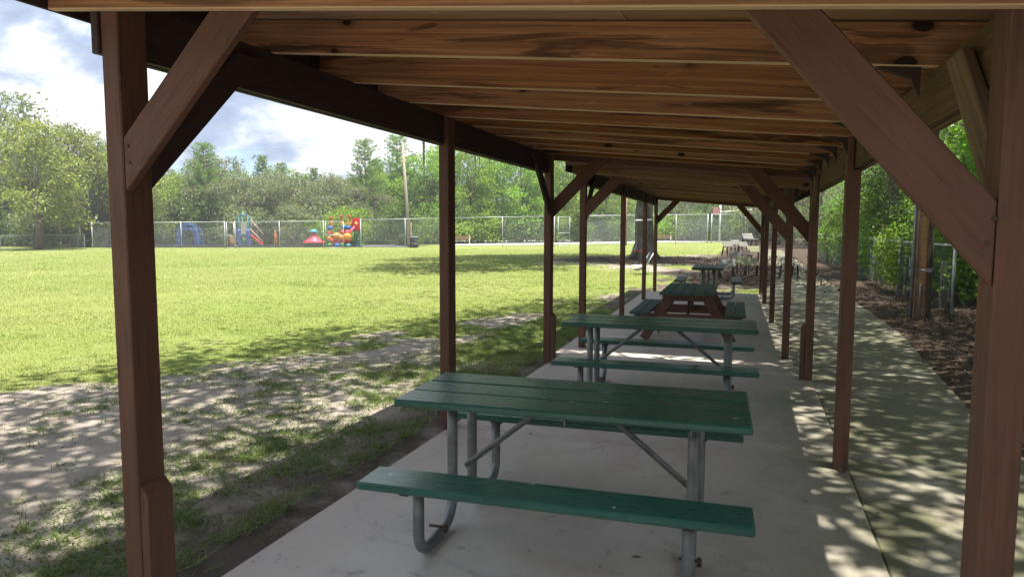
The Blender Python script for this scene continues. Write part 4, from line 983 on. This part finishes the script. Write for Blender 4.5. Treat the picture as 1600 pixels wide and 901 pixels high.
# big tree with swing, spreading over the lawn
big = tree_proto('large_oak', 12, [(-5, -3, 8.5, 3.6, 3.4, 1.8), (-1.5, -5.0, 9.5, 3.4, 3.2, 2.0), (2.5, -3.5, 9.0, 3.3, 3.2, 1.9), (-7.5, -.5, 9, 3, 3, 1.6), (0, 0, 11.5, 4, 4, 2.4), (4, 1.5, 9.5, 3, 3, 1.8), (-3, 3.5, 9.5, 3.4, 3, 1.8), (-8.5, -5.0, 8.2, 2.8, 2.8, 1.4), (-4.5, -8.0, 8.3, 2.8, 2.6, 1.4), (-6.5, -11, 8.6, 2.6, 2.6, 1.3), (-2.5, -10.5, 8.6, 2.6, 2.6, 1.3), (-4.6, -13.6, 8.8, 2.4, 2.2, 1.1), (-5.6, 1.0, 10, 3.2, 3, 1.8), (-2.0, -1.6, 10.5, 3, 3, 2)], 1250, 26, .36, .5, M['l_oak'], M['bark'],
                [(0, 0, -.3), (.05, 0, .25), (.0, 0, 1.2), (-.05, 0, 2.6), (.1, .1, 4.5), (0, .1, 6.5), (0, 0, 9)], 'huge moss-hung oak with flared trunk in the lawn beyond the second shelter', moss=150, tr=(.62, .33))
p = P(1006, 405); big.location = (p.x, p.y, 0)
rg = MB(); 
for k in range(7):
    a = k*.9+.2; rg.tube([(math.cos(a)*.38, math.sin(a)*.38, .75), (math.cos(a)*.66, math.sin(a)*.66, .18), (math.cos(a)*1.05, math.sin(a)*1.05, -.05)], [.22, .15, .05], 7)
rg.build('root_flare', M['bark'], big)

# shade trees along the sidewalk (their crowns reach over the shelters)
def over(X0, Y0, pts): return [(x-X0, y-Y0, z, r, r, r*.55) for x, y, z, r in pts]
def shade(name, seed, loc, lobes, label, ncl=420, ls=.17):
    top = max(l[2] for l in lobes)
    t = tree_proto(name, seed, lobes, int(ncl*1.35), 34, ls, .42, M['l_oak'], M['bark'], [(0, 0, -.3), (.1, .05, 1.5), (-.1, .1, 3.5), (.05, 0, 5.5), (-.2, .1, 7.6), (-.3, 0, top*.9)], label, moss=50, tr=(.36, .16)); t.location = loc
    return t
shade('live_oak', 21, (5.0, 2.0, 0), over(5, 2, [(-3.6, 2.2, 8.6, 1.9), (-3.7, 4.8, 8.8, 2.0), (-1.4, 3.4, 9.2, 1.8), (-4.6, 0.2, 8.6, 1.8), (-2.2, -.6, 9, 2.0), (1.8, 1.0, 9.0, 2.0), (3.4, 3.4, 8.4, 1.8), (4.4, .4, 9.4, 2.2), (1.2, 4.6, 8.6, 1.6), (3.2, -2.0, 9, 2.2), (-.4, 1.2, 9.6, 1.9)]), 'moss-hung live oak behind the fence whose limbs reach over the near shelter', 520, .20)
shade('live_oak', 22, (5.6, 8.6, 0), over(5.6, 8.6, [(-3.7, 7.3, 8.6, 1.9), (-3.2, 9.8, 8.7, 1.8), (-1.2, 8.4, 9.2, 1.7), (2.6, 6.4, 8.2, 1.8), (3.8, 8.6, 8.6, 2.0), (5.2, 6.2, 9.2, 2.0), (2.2, 10.2, 8.4, 1.8), (4.4, 11.2, 8.8, 2.0), (.6, 7.0, 9.4, 1.6)]), 'live oak behind the fence beside the gap between the two shelters', 470, .20)
shade('live_oak', 23, (5.4, 17.5, 0), over(5.4, 17.5, [(-2.2, 12.6, 8.6, 1.7), (-1.2, 15.4, 8.6, 1.6), (2.4, 13.6, 8.0, 1.7), (3.6, 15.6, 8.2, 1.9), (2.6, 17.8, 8.2, 1.7), (4.6, 19.4, 8.6, 2.1), (5.4, 14.0, 9.0, 2.0), (2.8, 21.0, 8.4, 1.8)]), 'live oak behind the fence past the utility pole', 430, .20)
shade('live_oak', 24, (4.9, 28, 0), over(4.9, 28, [(1.4, 23.8, 8.4, 2.0), (3.2, 25.4, 8.2, 2.0), (2.2, 28.4, 8.6, 2.0), (4.6, 30, 8.8, 2.2), (.4, 26.4, 9.0, 1.9), (2.2, 32, 8.6, 2.0), (4.2, 26.4, 5.4, 1.5)]), 'dark-trunked moss-hung oak near the far run of the sidewalk fence', 400, .22)
for i, (x, y, sc, pr) in enumerate(((-16, -20, 1.1, oakB), (-7, -23, 1.15, oakA), (1.5, -22, 1.1, oakB), (9, -16, 1.15, oakA), (11, -6, 1.0, oakA))):  # unseen oaks, added to cut the light on faces toward the near end
    plant(pr, 0, 0, sc, 'unseen live oak added well beyond the near shelter end to dim it', 'unseen oaks added beyond the near shelter end for shade', pos=(x, y, 0))
for px, D, sc, pr in ((1216, 74, 1.0, oakB), (1240, 82, 1.1, oakA), (1262, 70, .9, brB), (1285, 62, .9, oakB), (1232, 98, 1.2, oakA)):
    plant(pr, px, D, sc, 'tree closing the view at the far end of the sidewalk', 'trees at the far end of the sidewalk')
# bushes right behind the sidewalk fence
def rbush(seed, mat, name='thicket_bush'):
    return tree_proto(name, seed, rlobes(seed, 11, 1.15, .4, 3.9, .65, 1.0, .85), 280, 34, .125, .26, mat, M['bark'], [(0, 0, -.1), (.05, 0, 1.0), (0, .1, 3.0)], 'x', 'bush', tr=(.06, .025))
rbA = rbush(31, M['l_vine']); rbB = rbush(32, M['l_dark'])
for i, y in enumerate(np.arange(8.0, 46, 1.75)):
    plant((rbA, rbB, rbB)[i % 3], 0, 0, random.uniform(.85, 1.2), ('bright green', 'dark green', 'dark green')[i % 3]+' bush of the thicket '+('near the utility pole' if y < 19 else 'along the vine-covered fence run')+' behind the sidewalk fence', 'thicket behind the sidewalk fence', pos=(5.55+.5*math.sin(i*1.7)+(0 if y > 12 else .8), y, 0))
for i, y in enumerate(np.arange(7.0, 46, 2.6)):
    plant((rbB, rbA)[i % 2], 0, 0, random.uniform(1.3, 1.7), 'tall leafy bush deep in the thicket behind the sidewalk fence', 'deep thicket behind the sidewalk fence', pos=(8.0+.8*math.sin(i*2.3), y, 0))
for i in range(9):
    plant((brA, oakB)[i % 2], 0, 0, random.uniform(.8, 1.05), 'woodland tree deep behind the sidewalk fence', 'woodland trees behind the sidewalk fence', pos=(12+2*math.sin(i*1.9), 7+i*5.2, 0))
# vines on the fence
def vine(y0, y1, seed, label, dens=420, zt=1.7):
    rng = np.random.default_rng(seed); n = int((y1-y0)*dens); yy = rng.uniform(y0, y1, n); k = np.sin(yy*1.7+seed)*.35+np.sin(yy*4.1)*.2
    z = rng.uniform(0, 1, n)**.6*(zt+k*.5)*(.55+.45*np.abs(np.sin(yy*.9+seed))); x = np.interp(yy, [6.5, 13.6, 20, 28, 46], [3.95, 3.9, 3.62, 3.8, 3.5])+rng.normal(size=n)*.10
    V, F = leaf_cards(np.stack([x, yy, z+.03], 1), np.full(n, .10), rng, .3, .7); t = empty('fence_vine', (3.7, (y0+y1)/2, 0), label=label, cat='vine')
    V = V-np.array([3.7, (y0+y1)/2, 0]); link('leaves', np_mesh('leaves', V, F, M['l_vine']), t)
    m = MB()
    for y in np.arange(y0+.2, y1, .8):
        xx = float(np.interp(y, [6.5, 13.6, 20, 28, 46], [3.95, 3.9, 3.62, 3.8, 3.5])); m.tube([(xx-3.7, y-(y0+y1)/2, 0), (xx-3.68, y+.1-(y0+y1)/2, .7), (xx-3.7, y+.3-(y0+y1)/2, 1.3)], .008, 5)
    m.build('stems', M['bark'], t)
vine(19.5, 24, 41, 'bright vine covering the sidewalk fence past the utility pole'); vine(25, 33, 42, 'tall bright vine bulging from the far run of the sidewalk fence', 380, 2.0)
vine(16.2, 17.2, 43, 'thin vine climbing the fence just beyond the utility pole', 60, 1.0)
vine(34, 45, 45, 'vine at the far end of the sidewalk fence', 200, 1.8)
# vines on the court fence
def court_vine(a, b, seed, label):
    rng = np.random.default_rng(seed); a = Vector(a); b = Vector(b); n = 5200; u_ = rng.uniform(0, 1, n); c = np.array(a)+(np.array(b)-np.array(a))*u_[:, None]
    z = np.where(rng.uniform(size=n) < .6, rng.normal(2.7, .45, n), rng.uniform(.2, 2.8, n)); Pn = c+np.stack([rng.normal(size=n)*.3, .9+rng.normal(size=n)*.5, z], 1)
    V, F = leaf_cards(Pn-np.array(a), np.full(n, .26), rng, .3, .7); t = empty('fence_vine', a, label=label, cat='vine'); link('leaves', np_mesh('leaves', V, F, M['l_vine']), t)
court_vine(at(1030, 97), at(1170, 97), 51, 'vine hedge topping the far court fence')
court_vine(at(880, 88), at(1020, 95), 52, 'vine hedge behind the court bench')

# ------------------------------------------------------------------ grass, weeds, litter
def blades(Pn, h, w, lean, rng):
    n = len(Pn); a = rng.uniform(0, 6.283, n); s = np.stack([np.cos(a), np.sin(a), 0*a], 1)*w[:, None]*.5
    l = rng.normal(size=(n, 3))*lean; l[:, 2] = 0
    tip = Pn+l*h[:, None]+np.stack([0*a, 0*a, h], 1)
    V = np.stack([Pn-s, Pn+s, tip], 1).reshape(-1, 3); return V, np.arange(3*n).reshape(n, 3)
rng = np.random.default_rng(99); Vs = []; Fs = []; off = 0
def band(d0, d1, dens, h, w):
    global off
    a0, a1 = -1.02-.12, .30                       # directions left of and up to the shelter axis
    area = .5*((d1*1.6)**2-(d0*.85)**2)*(a1-a0); n = int(area*dens)
    r = np.sqrt(rng.uniform((d0*.85)**2, (d1*1.6)**2, n)); t = rng.uniform(a0, a1, n); X = np.sin(t)*r; Y = np.cos(t)*r
    fade = rng.uniform(size=n) < ss(d1*1.6, d1*.5, r); X, Y = X[fade], Y[fade]; n = len(X)
    sm = soil_mask(X, Y); lm = litter_mask(X, Y)
    keep = (rng.uniform(size=n) < (1-sm)**1.6*(1-.9*lm)) & ~((X > -2.42) & (X < 2.6) & (Y < 19.2)) & ~((X > .5) & (X < 2.7)) & (fbm(X, Y, .9, 21) > .12)
    # stop at the fences
    keep &= (Y < 41.1+(X+49.6)*.455-.6) | (X > -16) ; keep &= Y < 79
    X, Y = X[keep], Y[keep]; n = len(X)
    Pn = np.stack([X, Y, ground_z(X, Y)-.004], 1); hh = rng.uniform(.45, 1.0, n)*h*.72*(.75+.5*fbm(X, Y, .6, 22))
    V, F = blades(Pn, hh, np.full(n, w)*rng.uniform(.7, 1.3, n), .45, rng); Vs.append(V); Fs.append(F+off); off += len(V)
band(3, 8, 3600, .045, .006); band(8, 14, 1300, .048, .009); band(14, 24, 380, .052, .016); band(24, 38, 150, .052, .026); band(38, 54, 60, .055, .042)
tag(link('lawn_grass', np_mesh('lawn_grass', np.concatenate(Vs), np.concatenate(Fs), M['grass'])), 'short mown bright green grass of the playing field', 'grass', None, 'stuff')
Vs = []; Fs = []; off = 0
n = 22000; X = rng.uniform(-8.6, -2.46, n); Y = rng.uniform(.8, 20, n)
strip_ = ss(-4.5, -3.5, X)*ss(-2.45, -2.75, X)*ss(.33, .50, fbm(X, Y, 1.1, 8)); pr = .04+.55*strip_*(Y < 14)+.22*ss(.42, .58, fbm(X, Y, .8, 5))*ss(3, 8, Y)
pr = np.where(soil_mask(X, Y) < .02, .02, pr); k = rng.uniform(size=n) < pr; X, Y = X[k], Y[k]
nb = 28; cx_ = np.repeat(X, nb)+rng.normal(size=len(X)*nb)*.055; cy_ = np.repeat(Y, nb)+rng.normal(size=len(X)*nb)*.055
ok = cx_ < -2.43; cx_, cy_ = cx_[ok], cy_[ok]; sc_ = np.repeat(rng.uniform(.5, 1.3, len(X)), nb)[ok]
V, F = blades(np.stack([cx_, cy_, ground_z(cx_, cy_)-.004], 1), sc_*rng.uniform(.012, .044, len(cx_))+.012, np.full(len(cx_), .013)*rng.uniform(.5, 1.2, len(cx_)), 1.5, rng)
tag(link('weed_tufts', np_mesh('weed_tufts', V, F, M['weed'])), 'scattered weedy grass tufts on the sandy soil beside the slab', 'weeds', None, 'stuff')
n = 42000; X = rng.uniform(1.7, 6.0, n); Y = rng.uniform(2.0, 24, n); k = (rng.uniform(size=n) < litter_mask(X, Y)*.9) & (X > np.interp(Y, [-6, 4, 7.9, 14.3, 27], [1.8, 1.86, 2.03, 2.47, 2.6])+rng.normal(size=n)*.05)
X, Y = X[k], Y[k]; V, F = leaf_cards(np.stack([X, Y, rng.uniform(.0, .035, len(X))], 1), rng.uniform(.02, .06, len(X)), rng, 2.6, .5)
tag(link('leaf_litter', np_mesh('leaf_litter', V, F, M['brown_leaf'])), 'brown fallen leaves heaped along the foot of the sidewalk fence', 'leaf litter', None, 'stuff')
n = 26000; X = rng.uniform(-8.0, -2.44, n); Y = rng.uniform(1.2, 13, n); k = rng.uniform(size=n) < (.06+.5*ss(.45, .6, fbm(X, Y, 1.6, 31)))*(soil_mask(X, Y) > .3)+.5*dark_mask(X, Y); X, Y = X[k], Y[k]
V, F = leaf_cards(np.stack([X, Y, ground_z(X, Y)+rng.uniform(.002, .016, len(X))], 1), rng.uniform(.008, .034, len(X)), rng, 3.0, .35)
tag(link('soil_debris', np_mesh('soil_debris', V, F, M['brown_leaf'])), 'bark chips and crumbs on the dark soil beside the slab', 'soil debris', None, 'stuff')
n = 260; X = rng.uniform(-2.2, 2.1, n); Y = rng.uniform(2.5, 20, n); k = rng.uniform(size=n) < (.12+.6*(X > .5)); X, Y = X[k], Y[k]
V, F = leaf_cards(np.stack([X, Y, np.full(len(X), .006)], 1), np.full(len(X), .05), rng, 9, .4)
tag(link('stray_leaves', np_mesh('stray_leaves', V, F, M['brown_leaf'])), 'few stray dead leaves on the concrete', 'leaf litter', None, 'stuff')
n = 9000; X = rng.uniform(-9, 2.5, n); Y = rng.uniform(20, 46, n); k = rng.uniform(size=n) < litter_mask(X, Y); X, Y = X[k], Y[k]
V, F = leaf_cards(np.stack([X, Y, np.full(len(X), .015)], 1), np.full(len(X), .13), rng, 3, .5)
tag(link('leaf_litter', np_mesh('leaf_litter', V, F, M['brown_leaf'])), 'thin brown leaf litter under the big oak and the plank seats', 'leaf litter', None, 'stuff')

# ------------------------------------------------------------------ summer haze
hm = bpy.data.materials.new('summer_haze'); hm.use_nodes = True; nt = hm.node_tree; nt.nodes.clear()
pv = N(nt, 'ShaderNodeVolumePrincipled'); pv.inputs['Color'].default_value = (.93, .95, 1, 1); pv.inputs['Density'].default_value = .0012; pv.inputs['Anisotropy'].default_value = .2
ho = N(nt, 'ShaderNodeOutputMaterial'); nt.links.new(pv.outputs[0], ho.inputs['Volume'])
tag(MB().box((0, 500, 8.4), (1900, 2300, 20)).build('haze', hm), 'thin pale summer haze over the field', 'haze', None, 'stuff')
